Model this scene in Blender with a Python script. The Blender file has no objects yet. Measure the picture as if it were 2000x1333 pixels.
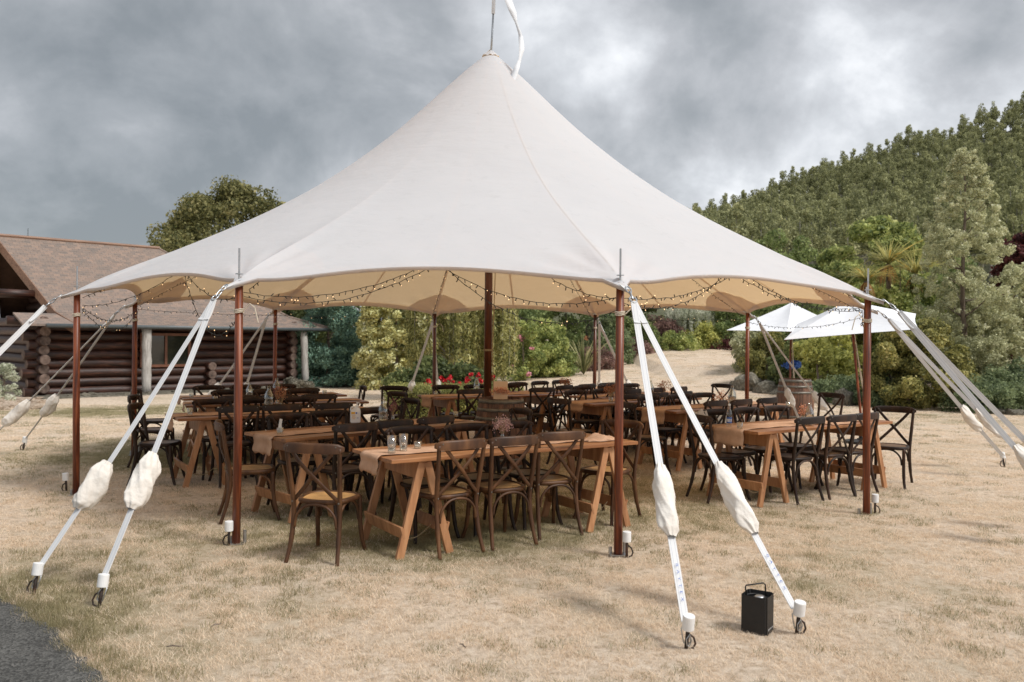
import bpy, bmesh, math, random
import numpy as np
from mathutils import Vector, Matrix, Euler
R = math.radians
PI = math.pi
rnd = random.Random(7)
C = bpy.context.scene.collection
S = bpy.context.scene

# ------------------------------------------------------------ camera, sky, sun, exposure
CAM_H = 1.68; FPX = 1655.0; PITCH = -0.00426; ROLL = 0.0092
cd = bpy.data.cameras.new('camera'); cam = bpy.data.objects.new('camera', cd); C.objects.link(cam)
cd.sensor_width = 36; cd.lens = FPX / 2000 * 36
cd.clip_start = 0.1; cd.clip_end = 5000
cam.matrix_world = Matrix.Translation((0, 0, CAM_H)) @ Matrix.Rotation(PI/2 + PITCH, 4, 'X') @ Matrix.Rotation(ROLL, 4, 'Z')
cd.dof.use_dof = True; cd.dof.focus_distance = 7.2; cd.dof.aperture_fstop = 3.2
S.camera = cam

W = bpy.data.worlds.new('World'); S.world = W; W.use_nodes = True
SUN_EL, SUN_AZ = R(52), R(62)      # azimuth measured from +Y towards +X
def build_world():
    nt = W.node_tree; N = nt.nodes; L = nt.links
    N.clear()
    out = N.new('ShaderNodeOutputWorld')
    sky = N.new('ShaderNodeTexSky'); sky.sky_type = 'NISHITA'; sky.sun_disc = False
    sky.sun_elevation = SUN_EL; sky.sun_rotation = SUN_AZ
    tc = N.new('ShaderNodeTexCoord')
    sep = N.new('ShaderNodeSeparateXYZ'); L.new(tc.outputs['Generated'], sep.inputs[0])
    def M(op, a, b=None, c=None):
        n = N.new('ShaderNodeMath'); n.operation = op
        for i, v in enumerate((a, b, c)):
            if v is None: continue
            if isinstance(v, (int, float)): n.inputs[i].default_value = v
            else: L.new(v, n.inputs[i])
        return n.outputs[0]
    z = M('MAXIMUM', sep.outputs[2], 0.0)
    den = M('ADD', z, 0.65)
    px = M('DIVIDE', sep.outputs[0], den); py = M('DIVIDE', sep.outputs[1], den)
    comb = N.new('ShaderNodeCombineXYZ'); L.new(px, comb.inputs[0]); L.new(py, comb.inputs[1])
    def noise(scale, detail, rough, dist, off):
        m = N.new('ShaderNodeMapping'); m.inputs['Location'].default_value = off
        L.new(comb.outputs[0], m.inputs[0])
        n = N.new('ShaderNodeTexNoise'); n.inputs['Scale'].default_value = scale
        n.inputs['Detail'].default_value = detail; n.inputs['Roughness'].default_value = rough
        n.inputs['Distortion'].default_value = dist
        L.new(m.outputs[0], n.inputs['Vector']); return n.outputs['Fac']
    big = noise(1.7, 9, 0.55, 0.25, CLOUD_OFF)
    mid = noise(4.6, 10, 0.56, 0.35, (7.1, 1.3, 0))
    fine = noise(11.0, 8, 0.6, 0.3, (1.1, 4.3, 0))
    mix = M('ADD', M('ADD', M('MULTIPLY', big, 0.56), M('MULTIPLY', mid, 0.40)), M('MULTIPLY', fine, 0.10))
    # rounded lobes: the warped distance to scattered cells rounds the cloud edges off
    vo = N.new('ShaderNodeTexVoronoi'); vo.feature = 'F1'; vo.inputs['Scale'].default_value = 6.0
    wp = N.new('ShaderNodeTexNoise'); wp.inputs['Scale'].default_value = 4; wp.inputs['Detail'].default_value = 6; L.new(comb.outputs[0], wp.inputs['Vector'])
    wv = N.new('ShaderNodeVectorMath'); wv.operation = 'MULTIPLY_ADD'; wv.inputs[1].default_value = (.20, .20, 0); L.new(wp.outputs['Color'], wv.inputs[0]); L.new(comb.outputs[0], wv.inputs[2])
    L.new(wv.outputs[0], vo.inputs['Vector'])
    mix = M('ADD', mix, M('MULTIPLY', M('SUBTRACT', 0.42, vo.outputs['Distance']), 0.085))
    mix = M('SUBTRACT', mix, 0.042)
    # the cover thins towards the right (+X) and thickens low on the left: a slow change over the whole dome
    mix = M('ADD', mix, M('MULTIPLY', sep.outputs[0], 0.085))
    mix = M('ADD', mix, M('MULTIPLY', z, 0.10))
    ramp = N.new('ShaderNodeValToRGB'); L.new(mix, ramp.inputs[0])
    e = ramp.color_ramp.elements
    e[0].position = 0.365; e[0].color = (0.152, 0.166, 0.177, 1)
    e[1].position = 0.65; e[1].color = (0.63, 0.64, 0.655, 1)
    for p, c in ((0.455, (0.225, 0.237, 0.250, 1)), (0.515, (0.308, 0.317, 0.332, 1)), (0.565, (0.400, 0.412, 0.430, 1))):
        x = ramp.color_ramp.elements.new(p); x.color = c
    bg1 = N.new('ShaderNodeBackground'); bg1.inputs[1].default_value = 0.10; L.new(sky.outputs[0], bg1.inputs[0])
    bg2 = N.new('ShaderNodeBackground'); bg2.inputs[1].default_value = 0.92; L.new(ramp.outputs[0], bg2.inputs[0])
    mx = N.new('ShaderNodeMixShader'); mx.inputs[0].default_value = 0.95
    L.new(bg1.outputs[0], mx.inputs[1]); L.new(bg2.outputs[0], mx.inputs[2]); L.new(mx.outputs[0], out.inputs[0])
CLOUD_OFF = (8.0, 4.0, 0)
build_world()
sl = bpy.data.lights.new('sun', 'SUN'); sl.energy = 1.5; sl.angle = R(14); sl.color = (1.0, 0.965, 0.915)
so = bpy.data.objects.new('sun', sl); C.objects.link(so)
sd = Vector((math.sin(R(118)) * math.cos(SUN_EL), math.cos(R(118)) * math.cos(SUN_EL), math.sin(SUN_EL)))
W.node_tree.nodes['Sky Texture'].sun_rotation = R(118)
so.rotation_euler = sd.to_track_quat('Z', 'Y').to_euler()
S.view_settings.view_transform = 'Standard'; S.view_settings.look = 'None'
S.view_settings.gamma = 1; S.view_settings.use_curve_mapping = False; S.view_settings.exposure = 1.0
S.cycles.max_bounces = 10; S.cycles.transmission_bounces = 10; S.cycles.transparent_max_bounces = 12

# ------------------------------------------------------------ photo pixel (2000 x 1333) to place
def ray(px, py):
    u = px - 1000; v = py - 666.5
    c, s = math.cos(-ROLL), math.sin(-ROLL)
    u, v = c*u - s*v, s*u + c*v
    a, b = u / FPX, -v / FPX
    c, s = math.cos(PITCH), math.sin(PITCH)
    return Vector((a, c - b*s, s + b*c))
def at(px, py, z=0.0):
    r = ray(px, py); t = (z - CAM_H) / r.z
    return Vector((r.x*t, r.y*t, z))
def atd(px, py, d):
    r = ray(px, py); t = d / r.y
    return Vector((r.x*t, d, CAM_H + r.z*t))

# ------------------------------------------------------------ helpers
def tag(o, label=None, cat=None, group=None, kind=None):
    if label: o['label'] = label
    if cat: o['category'] = cat
    if group: o['group'] = group
    if kind: o['kind'] = kind
    return o
def thing(name, label, cat, loc=(0, 0, 0), rz=0, group=None):
    o = bpy.data.objects.new(name, None); C.objects.link(o); o.empty_display_size = 0.1
    o.location = loc; o.rotation_euler = (0, 0, rz)
    return tag(o, label, cat, group)
def link(name, me, parent=None):
    o = bpy.data.objects.new(name, me); C.objects.link(o)
    if parent is not None: o.parent = parent
    return o
class MB:
    def __init__(s): s.v = []; s.f = []; s.uv = []
    def box(s, c, d, rot=None, taper=None):
        n = len(s.v); hx, hy, hz = d[0]/2, d[1]/2, d[2]/2
        M = rot if rot is not None else Matrix.Identity(3)
        c = Vector(c)
        for z in (-hz, hz):
            k = (taper if (taper and z > 0) else 1)
            for x, y in ((-hx, -hy), (hx, -hy), (hx, hy), (-hx, hy)):
                s.v.append(c + M @ Vector((x*k, y*k, z)))
        s.f += [(n, n+3, n+2, n+1), (n+4, n+5, n+6, n+7), (n, n+1, n+5, n+4), (n+1, n+2, n+6, n+5), (n+2, n+3, n+7, n+6), (n+3, n, n+4, n+7)]
        return s
    def bar(s, a, b, w, h, up=(0, 0, 1)):
        a = Vector(a); b = Vector(b); z = (b - a); L = z.length; z.normalize()
        x = Vector(up).cross(z)
        if x.length < 1e-4: x = Vector((1, 0, 0)).cross(z)
        x.normalize(); y = z.cross(x)
        M = Matrix((x, y, z)).transposed()
        return s.box((a + b)/2, (w, h, L), M)
    def tube(s, pts, rad, n=8, flat=1.0, up=None, cap=True):
        pts = [Vector(p) for p in pts]; k = len(pts); base = len(s.v)
        if not isinstance(rad, (list, tuple)): rad = [rad]*k
        t0 = (pts[1] - pts[0]).normalized()
        ref = Vector(up) if up is not None else (Vector((0, 0, 1)) if abs(t0.z) < .9 else Vector((1, 0, 0)))
        for i, p in enumerate(pts):
            t = (pts[min(i+1, k-1)] - pts[max(i-1, 0)])
            if t.length < 1e-9: t = t0
            t.normalize()
            x = ref - t*ref.dot(t)
            if x.length < 1e-5: x = t.orthogonal()
            x.normalize(); y = t.cross(x)
            if up is None: ref = x
            for j in range(n):
                a = 2*PI*j/n
                s.v.append(p + (x*math.cos(a)*flat + y*math.sin(a))*rad[i])
        for i in range(k-1):
            for j in range(n):
                a = base + i*n + j; b = base + i*n + (j+1) % n
                s.f.append((a, b, b+n, a+n))
        if cap:
            s.f.append(tuple(base + j for j in range(n-1, -1, -1)))
            s.f.append(tuple(base + (k-1)*n + j for j in range(n)))
        return s
    def lathe(s, prof, n=16, c=(0, 0, 0)):
        c = Vector(c); base = len(s.v); k = len(prof)
        for r, z in prof:
            for j in range(n):
                a = 2*PI*j/n; s.v.append(c + Vector((r*math.cos(a), r*math.sin(a), z)))
        for i in range(k-1):
            for j in range(n):
                a = base+i*n+j; b = base+i*n+(j+1) % n
                s.f.append((a, b, b+n, a+n))
        if prof[0][0] > 1e-6: s.f.append(tuple(base+j for j in range(n-1, -1, -1)))
        if prof[-1][0] > 1e-6: s.f.append(tuple(base+(k-1)*n+j for j in range(n)))
        return s
    def grid(s, rows):
        base = len(s.v); m = len(rows[0])
        for r in rows: s.v += [Vector(p) for p in r]
        for i in range(len(rows)-1):
            for j in range(m-1):
                a = base+i*m+j; s.f.append((a, a+1, a+m+1, a+m))
        return s
    def mesh(s, name, mat, smooth=False):
        me = bpy.data.meshes.new(name)
        me.from_pydata([tuple(v) for v in s.v], [], s.f)
        me.materials.append(mat)
        if smooth: me.polygons.foreach_set('use_smooth', [True]*len(me.polygons))
        me.update(); return me
    def build(s, name, mat, parent=None, smooth=False, bevel=0):
        o = link(name, s.mesh(name, mat, smooth), parent)
        if bevel:
            m = o.modifiers.new('b', 'BEVEL'); m.width = bevel; m.segments = 2; m.limit_method = 'ANGLE'
        return o
def copy_tree(o, parent=None):
    c = o.copy(); C.objects.link(c)
    if parent is not None: c.parent = parent
    for ch in list(o.children): copy_tree(ch, c)
    return c
def sstep(a, b, x):
    t = min(1, max(0, (x-a)/(b-a))); return t*t*(3-2*t)

# ------------------------------------------------------------ materials
def srgb(r, g, b):
    f = lambda c: (c/255/12.92) if c/255 <= .04045 else ((c/255+.055)/1.055)**2.4
    return (f(r), f(g), f(b), 1)
def newmat(name):
    m = bpy.data.materials.new(name); m.use_nodes = True
    return m, m.node_tree.nodes, m.node_tree.links, m.node_tree.nodes['Principled BSDF']
def noise_mat(name, cols, scale=5, rough=.6, bump=0.0, bscale=None, stretch=(1, 1, 1), detail=6, metal=0, coord='Object', spec=.5, dist=0, bdist=0.01, rnd_amt=0.0, lo=.3, hi=.7, rough2=None):
    m, N, L, P = newmat(name)
    tc = N.new('ShaderNodeTexCoord'); mp = N.new('ShaderNodeMapping'); mp.inputs['Scale'].default_value = stretch
    L.new(tc.outputs[coord], mp.inputs[0])
    n = N.new('ShaderNodeTexNoise'); n.inputs['Scale'].default_value = scale; n.inputs['Detail'].default_value = detail
    n.inputs['Distortion'].default_value = dist; n.inputs['Roughness'].default_value = .62
    L.new(mp.outputs[0], n.inputs['Vector'])
    oi = N.new('ShaderNodeObjectInfo')
    if coord == 'Object':
        ad = N.new('ShaderNodeVectorMath'); ad.operation = 'ADD'
        sc = N.new('ShaderNodeVectorMath'); sc.operation = 'SCALE'; sc.inputs[3].default_value = 37.0
        cx = N.new('ShaderNodeCombineXYZ'); L.new(oi.outputs['Random'], cx.inputs[0]); L.new(oi.outputs['Random'], cx.inputs[1])
        L.new(cx.outputs[0], sc.inputs[0]); L.new(mp.outputs[0], ad.inputs[0]); L.new(sc.outputs[0], ad.inputs[1])
        L.new(ad.outputs[0], n.inputs['Vector'])
    r = N.new('ShaderNodeValToRGB'); L.new(n.outputs['Fac'], r.inputs[0])
    k = len(cols)
    r.color_ramp.elements[0].position = lo; r.color_ramp.elements[0].color = cols[0]
    r.color_ramp.elements[1].position = hi; r.color_ramp.elements[1].color = cols[-1]
    for i in range(1, k-1):
        e = r.color_ramp.elements.new(lo + (hi-lo)*i/(k-1)); e.color = cols[i]
    col = r.outputs[0]
    if rnd_amt:
        hs = N.new('ShaderNodeHueSaturation'); mr = N.new('ShaderNodeMapRange')
        mr.inputs[3].default_value = 1-rnd_amt; mr.inputs[4].default_value = 1+rnd_amt
        L.new(oi.outputs['Random'], mr.inputs[0]); L.new(mr.outputs[0], hs.inputs['Value']); L.new(col, hs.inputs['Color']); col = hs.outputs[0]
    L.new(col, P.inputs['Base Color'])
    P.inputs['Roughness'].default_value = rough; P.inputs['Metallic'].default_value = metal
    P.inputs['Specular IOR Level'].default_value = spec
    if rough2 is not None:
        mr = N.new('ShaderNodeMapRange'); mr.inputs[3].default_value = rough; mr.inputs[4].default_value = rough2
        L.new(n.outputs['Fac'], mr.inputs[0]); L.new(mr.outputs[0], P.inputs['Roughness'])
    if bump:
        n2 = N.new('ShaderNodeTexNoise'); n2.inputs['Scale'].default_value = bscale or scale*4; n2.inputs['Detail'].default_value = 5
        L.new(mp.outputs[0], n2.inputs['Vector'])
        b = N.new('ShaderNodeBump'); b.inputs['Strength'].default_value = bump; b.inputs['Distance'].default_value = bdist
        L.new(n2.outputs['Fac'], b.inputs['Height']); L.new(b.outputs[0], P.inputs['Normal'])
    return m
def g(r, gg, b): return (r, gg, b, 1)
Mt = {}
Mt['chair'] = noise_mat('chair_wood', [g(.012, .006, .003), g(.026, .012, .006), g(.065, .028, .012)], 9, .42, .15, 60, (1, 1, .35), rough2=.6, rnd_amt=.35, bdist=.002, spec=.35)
Mt['chair_l'] = noise_mat('lit_worn_chair_wood', [g(.028, .011, .0045), g(.070, .028, .010), g(.155, .068, .025)], 7, .40, .15, 60, (1, 1, .35), rough2=.6, rnd_amt=.2, bdist=.002, spec=.4)  # lighter copy of the chair wood: brighter light up front put into colour
def cane_mat(name, c1, c2):
    m, N, L, P = newmat(name)
    tc = N.new('ShaderNodeTexCoord')
    w1 = N.new('ShaderNodeTexChecker'); w1.inputs['Scale'].default_value = 110
    w1.inputs[1].default_value = c1; w1.inputs[2].default_value = c2
    L.new(tc.outputs['Object'], w1.inputs[0])
    n = N.new('ShaderNodeTexNoise'); n.inputs['Scale'].default_value = 9; L.new(tc.outputs['Object'], n.inputs[0])
    mr = N.new('ShaderNodeMapRange'); mr.inputs[1].default_value = .3; mr.inputs[2].default_value = .7; mr.inputs[3].default_value = .7; mr.inputs[4].default_value = 1.2; L.new(n.outputs[0], mr.inputs[0])
    hs = N.new('ShaderNodeHueSaturation'); L.new(w1.outputs[0], hs.inputs['Color']); L.new(mr.outputs[0], hs.inputs['Value'])
    L.new(hs.outputs[0], P.inputs['Base Color']); P.inputs['Roughness'].default_value = .45
    b = N.new('ShaderNodeBump'); b.inputs['Strength'].default_value = .4; b.inputs['Distance'].default_value = .002
    L.new(w1.outputs[1], b.inputs['Height']); L.new(b.outputs[0], P.inputs['Normal'])
    return m
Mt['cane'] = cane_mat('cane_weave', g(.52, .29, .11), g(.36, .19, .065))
Mt['cane_shaded'] = cane_mat('shaded_cane_weave', g(.20, .11, .055), g(.12, .065, .03))  # same cane as the front seats, with dimmer light put into its colour
Mt['table'] = noise_mat('table_wood', [g(.16, .058, .022), g(.28, .115, .042), g(.42, .20, .085)], 3.2, .30, .2, 22, (.45, 7, 7), rough2=.5, rnd_amt=.18, bdist=.002)
Mt['trestle'] = noise_mat('trestle_wood', [g(.26, .11, .045), g(.40, .19, .085), g(.52, .28, .14)], 4, .5, .2, 30, (4, 4, .6), rnd_amt=.12, bdist=.002)
Mt['pole'] = noise_mat('pole_wood', [g(.030, .008, .004), g(.15, .034, .012), g(.36, .10, .032)], 5, .30, .2, 60, (5, 5, .28), rough2=.5, dist=.8, rnd_amt=.12, bdist=.002)
Mt['pole_d'] = noise_mat('dark_pole_wood', [g(.045, .013, .006), g(.10, .030, .013), g(.16, .05, .02)], 6, .35, .15, 40, (3, 3, .35), dist=.6, bdist=.002)
Mt['steel'] = noise_mat('galvanised_steel', [g(.35, .36, .37), g(.55, .56, .57)], 30, .35, metal=.9)
Mt['iron'] = noise_mat('rusty_iron', [g(.02, .017, .015), g(.05, .035, .028), g(.10, .045, .025)], 18, .6, .3, metal=.3)
Mt['cap'] = noise_mat('white_plastic', [g(.74, .74, .73), g(.84, .84, .83)], 12, .45)
Mt['rope'] = noise_mat('cream_rope', [g(.55, .47, .36), g(.75, .68, .56)], 120, .9, .6, 200)
Mt['twine'] = noise_mat('twine', [g(.30, .22, .13), g(.45, .34, .2)], 100, .9)
Mt['linen'] = noise_mat('linen', [g(.46, .28, .18), g(.62, .40, .27)], 7, .95, .5, 260, spec=.1, rnd_amt=.06)
Mt['sock'] = noise_mat('cream_canvas', [g(.66, .61, .55), g(.80, .76, .70)], 5, .9, .7, 11, bdist=.03, spec=.15)
Mt['black'] = noise_mat('black_plastic', [g(.006, .006, .006), g(.012, .011, .011)], 20, .5, .2, 200)
Mt['cable'] = noise_mat('black_cable', [g(.01, .012, .01), g(.02, .022, .018)], 20, .6)
Mt['print'] = noise_mat('white_print', [g(.6, .6, .6), g(.75, .75, .75)], 20, .6)
Mt['blue'] = noise_mat('blue_print', [g(.05, .11, .38), g(.10, .2, .5)], 60, .7)
Mt['paper'] = noise_mat('cream_paper', [g(.70, .66, .58), g(.8, .76, .7)], 6, .8)
Mt['peach'] = noise_mat('peach_board', [g(.68, .47, .30), g(.76, .55, .37)], 3, .75)
Mt['jug'] = noise_mat('jug_plastic', [g(.72, .72, .70), g(.80, .80, .78)], 6, .4)
Mt['orange'] = noise_mat('orange_print', [g(.75, .40, .04), g(.8, .5, .08)], 6, .5)
Mt['lab'] = noise_mat('label_print', [g(.30, .36, .5), g(.72, .72, .74)], 60, .5, lo=.45, hi=.55)
Mt['barrel'] = noise_mat('barrel_oak', [g(.05, .028, .02), g(.13, .065, .04), g(.25, .125, .07)], 5, .65, .4, 30, (4, 4, .5), rnd_amt=.35)
Mt['hoop'] = noise_mat('barrel_hoop', [g(.10, .095, .08), g(.22, .20, .17)], 14, .5, metal=.5)
Mt['flower_b'] = noise_mat('dried_flower_brown', [g(.18, .06, .035), g(.45, .18, .09), g(.6, .33, .2)], 60, .9, lo=.35, hi=.65)
Mt['flower_p'] = noise_mat('dried_flower_pink', [g(.42, .22, .24), g(.66, .42, .38), g(.8, .6, .5)], 60, .9, lo=.35, hi=.65)
Mt['flower_m'] = noise_mat('dried_flower_mauve', [g(.13, .045, .05), g(.28, .11, .12), g(.40, .2, .17)], 60, .9, lo=.35, hi=.65)
Mt['flower_o'] = noise_mat('peach_flower', [g(.55, .2, .11), g(.75, .36, .22), g(.8, .5, .35)], 60, .9, lo=.35, hi=.65)
Mt['rose'] = noise_mat('red_petal', [g(.42, .008, .012), g(.66, .02, .03)], 30, .6)
Mt['pinkp'] = noise_mat('pink_petal', [g(.66, .22, .30), g(.8, .4, .45)], 30, .6)
Mt['bluep'] = noise_mat('blue_petal', [g(.03, .10, .42), g(.10, .24, .62)], 40, .7)
Mt['weather'] = noise_mat('weathered_post', [g(.22, .20, .18), g(.42, .40, .37), g(.55, .53, .50)], 6, .85, .6, 30, (4, 4, .5))
Mt['stone'] = noise_mat('garden_stone', [g(.075, .068, .048), g(.18, .16, .12), g(.34, .31, .25)], 7, .95, .9, 24, bdist=.04, rnd_amt=.3)
Mt['stone_t'] = noise_mat('tan_stone', [g(.24, .17, .12), g(.40, .31, .23), g(.5, .42, .34)], 5, .9, .7, 16, bdist=.04, rnd_amt=.2)
Mt['log'] = noise_mat('shaded_stained_log', [g(.010, .0045, .003), g(.036, .0125, .007), g(.095, .034, .018)], 5, .5, .5, 26, (.45, 3, 3), rnd_amt=.25, dist=.4)  # stain colour deepened to hold the shade under the eaves
Mt['logend'] = noise_mat('log_end', [g(.04, .026, .02), g(.12, .08, .062), g(.21, .15, .12)], 8, .8, .5, 30, rnd_amt=.25)
Mt['fascia'] = noise_mat('fascia_board', [g(.16, .085, .055), g(.34, .20, .13)], 4, .6, .2, 30, (.3, 4, 4))
Mt['gutter'] = noise_mat('grey_gutter', [g(.07, .085, .09), g(.10, .115, .12)], 10, .4)
Mt['dark'] = noise_mat('soffit_board', [g(.05, .026, .016), g(.10, .055, .035)], 5, .7)
Mt['frame'] = noise_mat('window_frame', [g(.14, .055, .03), g(.22, .09, .05)], 9, .5)
Mt['umbrella'] = noise_mat('umbrella_canvas', [g(.74, .75, .78), g(.82, .83, .85)], 3, .85, .2, 40, spec=.1)
Mt['bark'] = noise_mat('bark', [g(.07, .05, .035), g(.17, .13, .10), g(.26, .21, .17)], 8, .9, .8, 20, (3, 3, .7), bdist=.03)
Mt['bark_g'] = noise_mat('grey_bark', [g(.16, .15, .12), g(.30, .28, .24), g(.4, .38, .33)], 8, .9, .8, 20, (3, 3, .7), bdist=.03)
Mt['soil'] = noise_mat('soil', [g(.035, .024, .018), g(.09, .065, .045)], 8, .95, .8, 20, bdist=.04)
Mt['cushion'] = noise_mat('beige_knit', [g(.42, .36, .29), g(.58, .51, .43)], 40, .95, .5, 120)

def glass_mat(name, col, rough=.03, alpha=None):
    m, N, L, P = newmat(name)
    P.inputs['Base Color'].default_value = col; P.inputs['Roughness'].default_value = rough
    P.inputs['Transmission Weight'].default_value = 1.0; P.inputs['IOR'].default_value = 1.33 if name == 'water' else 1.45
    return m
def thin_glass():
    m, N, L, P = newmat('clear_glass'); out = N['Material Output']
    tr = N.new('ShaderNodeBsdfTransparent'); tr.inputs[0].default_value = (.93, .95, .94, 1)
    gl = N.new('ShaderNodeBsdfGlossy'); gl.inputs['Roughness'].default_value = .03
    lw = N.new('ShaderNodeLayerWeight'); lw.inputs[0].default_value = .45
    mr = N.new('ShaderNodeMapRange'); mr.inputs[3].default_value = .05; mr.inputs[4].default_value = .75; L.new(lw.outputs['Facing'], mr.inputs[0])
    ms = N.new('ShaderNodeMixShader'); L.new(mr.outputs[0], ms.inputs[0]); L.new(tr.outputs[0], ms.inputs[1]); L.new(gl.outputs[0], ms.inputs[2]); L.new(ms.outputs[0], out.inputs[0])
    return m
Mt['glass'] = thin_glass()
Mt['water'] = glass_mat('water', (.96, .98, .98, 1))
Mt['pane'] = noise_mat('window_glass', [g(.012, .014, .014), g(.02, .024, .022)], 3, .06, spec=.8)
Mt['wax'] = noise_mat('candle_wax', [g(.75, .72, .66), g(.8, .78, .72)], 5, .5)
m, N, L, P = newmat('bulb_glow'); P.inputs['Emission Color'].default_value = (1, .62, .30, 1); P.inputs['Emission Strength'].default_value = 1.0; P.inputs['Base Color'].default_value = (.8, .6, .4, 1); Mt['bulb'] = m

def canvas_mat():
    m, N, L, P = newmat('tent_canvas')
    out = N['Material Output']
    tc = N.new('ShaderNodeTexCoord')
    n = N.new('ShaderNodeTexNoise'); n.inputs['Scale'].default_value = 2.0; n.inputs['Detail'].default_value = 7
    L.new(tc.outputs['Object'], n.inputs[0])
    r = N.new('ShaderNodeValToRGB'); L.new(n.outputs[0], r.inputs[0])
    r.color_ramp.elements[0].position = .3; r.color_ramp.elements[0].color = g(.765, .80, .835)
    r.color_ramp.elements[1].position = .7; r.color_ramp.elements[1].color = g(.79, .825, .86)
    # faint mildew flecks
    n3 = N.new('ShaderNodeTexNoise'); n3.inputs['Scale'].default_value = 5; n3.inputs['Detail'].default_value = 10; n3.inputs['Roughness'].default_value = .8
    L.new(tc.outputs['Object'], n3.inputs[0])
    r3 = N.new('ShaderNodeValToRGB'); L.new(n3.outputs[0], r3.inputs[0])
    r3.color_ramp.elements[0].position = .36; r3.color_ramp.elements[0].color = g(.86, .85, .83)
    r3.color_ramp.elements[1].position = .44; r3.color_ramp.elements[1].color = g(1, 1, 1)
    mx = N.new('ShaderNodeMix'); mx.data_type = 'RGBA'; mx.blend_type = 'MULTIPLY'; mx.inputs[0].default_value = .35
    L.new(r.outputs[0], mx.inputs[6]); L.new(r3.outputs[0], mx.inputs[7])
    dif = N.new('ShaderNodeBsdfDiffuse'); L.new(mx.outputs[2], dif.inputs[0])
    tr = N.new('ShaderNodeBsdfTranslucent')
    r4 = N.new('ShaderNodeMix'); r4.data_type = 'RGBA'; r4.blend_type = 'MULTIPLY'; r4.inputs[0].default_value = 1
    L.new(mx.outputs[2], r4.inputs[6]); r4.inputs[7].default_value = (1.0, .63, .30, 1); L.new(r4.outputs[2], tr.inputs[0])
    n2 = N.new('ShaderNodeTexNoise'); n2.inputs['Scale'].default_value = 3.2; n2.inputs['Detail'].default_value = 6
    mp = N.new('ShaderNodeMapping'); mp.inputs['Scale'].default_value = (1, 1, 3); L.new(tc.outputs['Object'], mp.inputs[0]); L.new(mp.outputs[0], n2.inputs[0])
    b = N.new('ShaderNodeBump'); b.inputs['Strength'].default_value = .35; b.inputs['Distance'].default_value = .03
    L.new(n2.outputs[0], b.inputs['Height'])
    L.new(b.outputs[0], dif.inputs['Normal']); L.new(b.outputs[0], tr.inputs['Normal'])
    ms = N.new('ShaderNodeMixShader'); ms.inputs[0].default_value = .40
    L.new(dif.outputs[0], ms.inputs[1]); L.new(tr.outputs[0], ms.inputs[2])
    L.new(ms.outputs[0], out.inputs[0])
    return m
Mt['canvas'] = canvas_mat()
def strap_mat():
    m, N, L, P = newmat('white_webbing')
    uv = N.new('ShaderNodeUVMap')
    sp = N.new('ShaderNodeSeparateXYZ'); L.new(uv.outputs[0], sp.inputs[0])
    w = N.new('ShaderNodeTexWave'); w.bands_direction = 'X'; w.inputs['Scale'].default_value = 1.0
    r = N.new('ShaderNodeValToRGB'); L.new(sp.outputs[0], r.inputs[0])
    base = g(.66, .66, .66); line = g(.42, .44, .49)
    r.color_ramp.interpolation = 'CONSTANT'
    r.color_ramp.elements[0].position = 0; r.color_ramp.elements[0].color = base
    r.color_ramp.elements[1].position = .22; r.color_ramp.elements[1].color = line
    for p, c in ((.27, base), (.73, line), (.78, base)):
        e = r.color_ramp.elements.new(p); e.color = c
    L.new(r.outputs[0], P.inputs['Base Color']); P.inputs['Roughness'].default_value = .75
    n = N.new('ShaderNodeTexNoise'); n.inputs['Scale'].default_value = 160
    tc = N.new('ShaderNodeTexCoord'); L.new(tc.outputs['Object'], n.inputs[0])
    b = N.new('ShaderNodeBump'); b.inputs['Strength'].default_value = .5; b.inputs['Distance'].default_value = .002
    L.new(n.outputs[0], b.inputs['Height']); L.new(b.outputs[0], P.inputs['Normal'])
    return m
Mt['strap'] = strap_mat()
def leaf_mat(name, dark, light, rough=.6, trans=.42, scale=1.6, third=None):
    m, N, L, P = newmat(name)
    tc = N.new('ShaderNodeTexCoord'); ge = N.new('ShaderNodeNewGeometry')
    n = N.new('ShaderNodeTexNoise'); n.inputs['Scale'].default_value = scale; n.inputs['Detail'].default_value = 5
    L.new(tc.outputs['Object'], n.inputs[0])
    ad = N.new('ShaderNodeMath'); ad.operation = 'MULTIPLY_ADD'; ad.inputs[1].default_value = .42
    L.new(ge.outputs['Random Per Island'], ad.inputs[0])
    sb = N.new('ShaderNodeMath'); sb.operation = 'SUBTRACT'; sb.inputs[1].default_value = .21; L.new(n.outputs[0], sb.inputs[0]); L.new(sb.outputs[0], ad.inputs[2])
    r = N.new('ShaderNodeValToRGB'); L.new(ad.outputs[0], r.inputs[0])
    r.color_ramp.elements[0].position = .28; r.color_ramp.elements[0].color = dark
    r.color_ramp.elements[1].position = .70; r.color_ramp.elements[1].color = light
    if third:
        e = r.color_ramp.elements.new(.80); e.color = third
    L.new(r.outputs[0], P.inputs['Base Color']); P.inputs['Roughness'].default_value = rough; P.inputs['Specular IOR Level'].default_value = .3
    out = N['Material Output']; tr = N.new('ShaderNodeBsdfTranslucent'); L.new(r.outputs[0], tr.inputs[0])
    ms = N.new('ShaderNodeMixShader'); ms.inputs[0].default_value = trans
    L.new(P.outputs[0], ms.inputs[1]); L.new(tr.outputs[0], ms.inputs[2]); L.new(ms.outputs[0], out.inputs[0])
    return m

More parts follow.
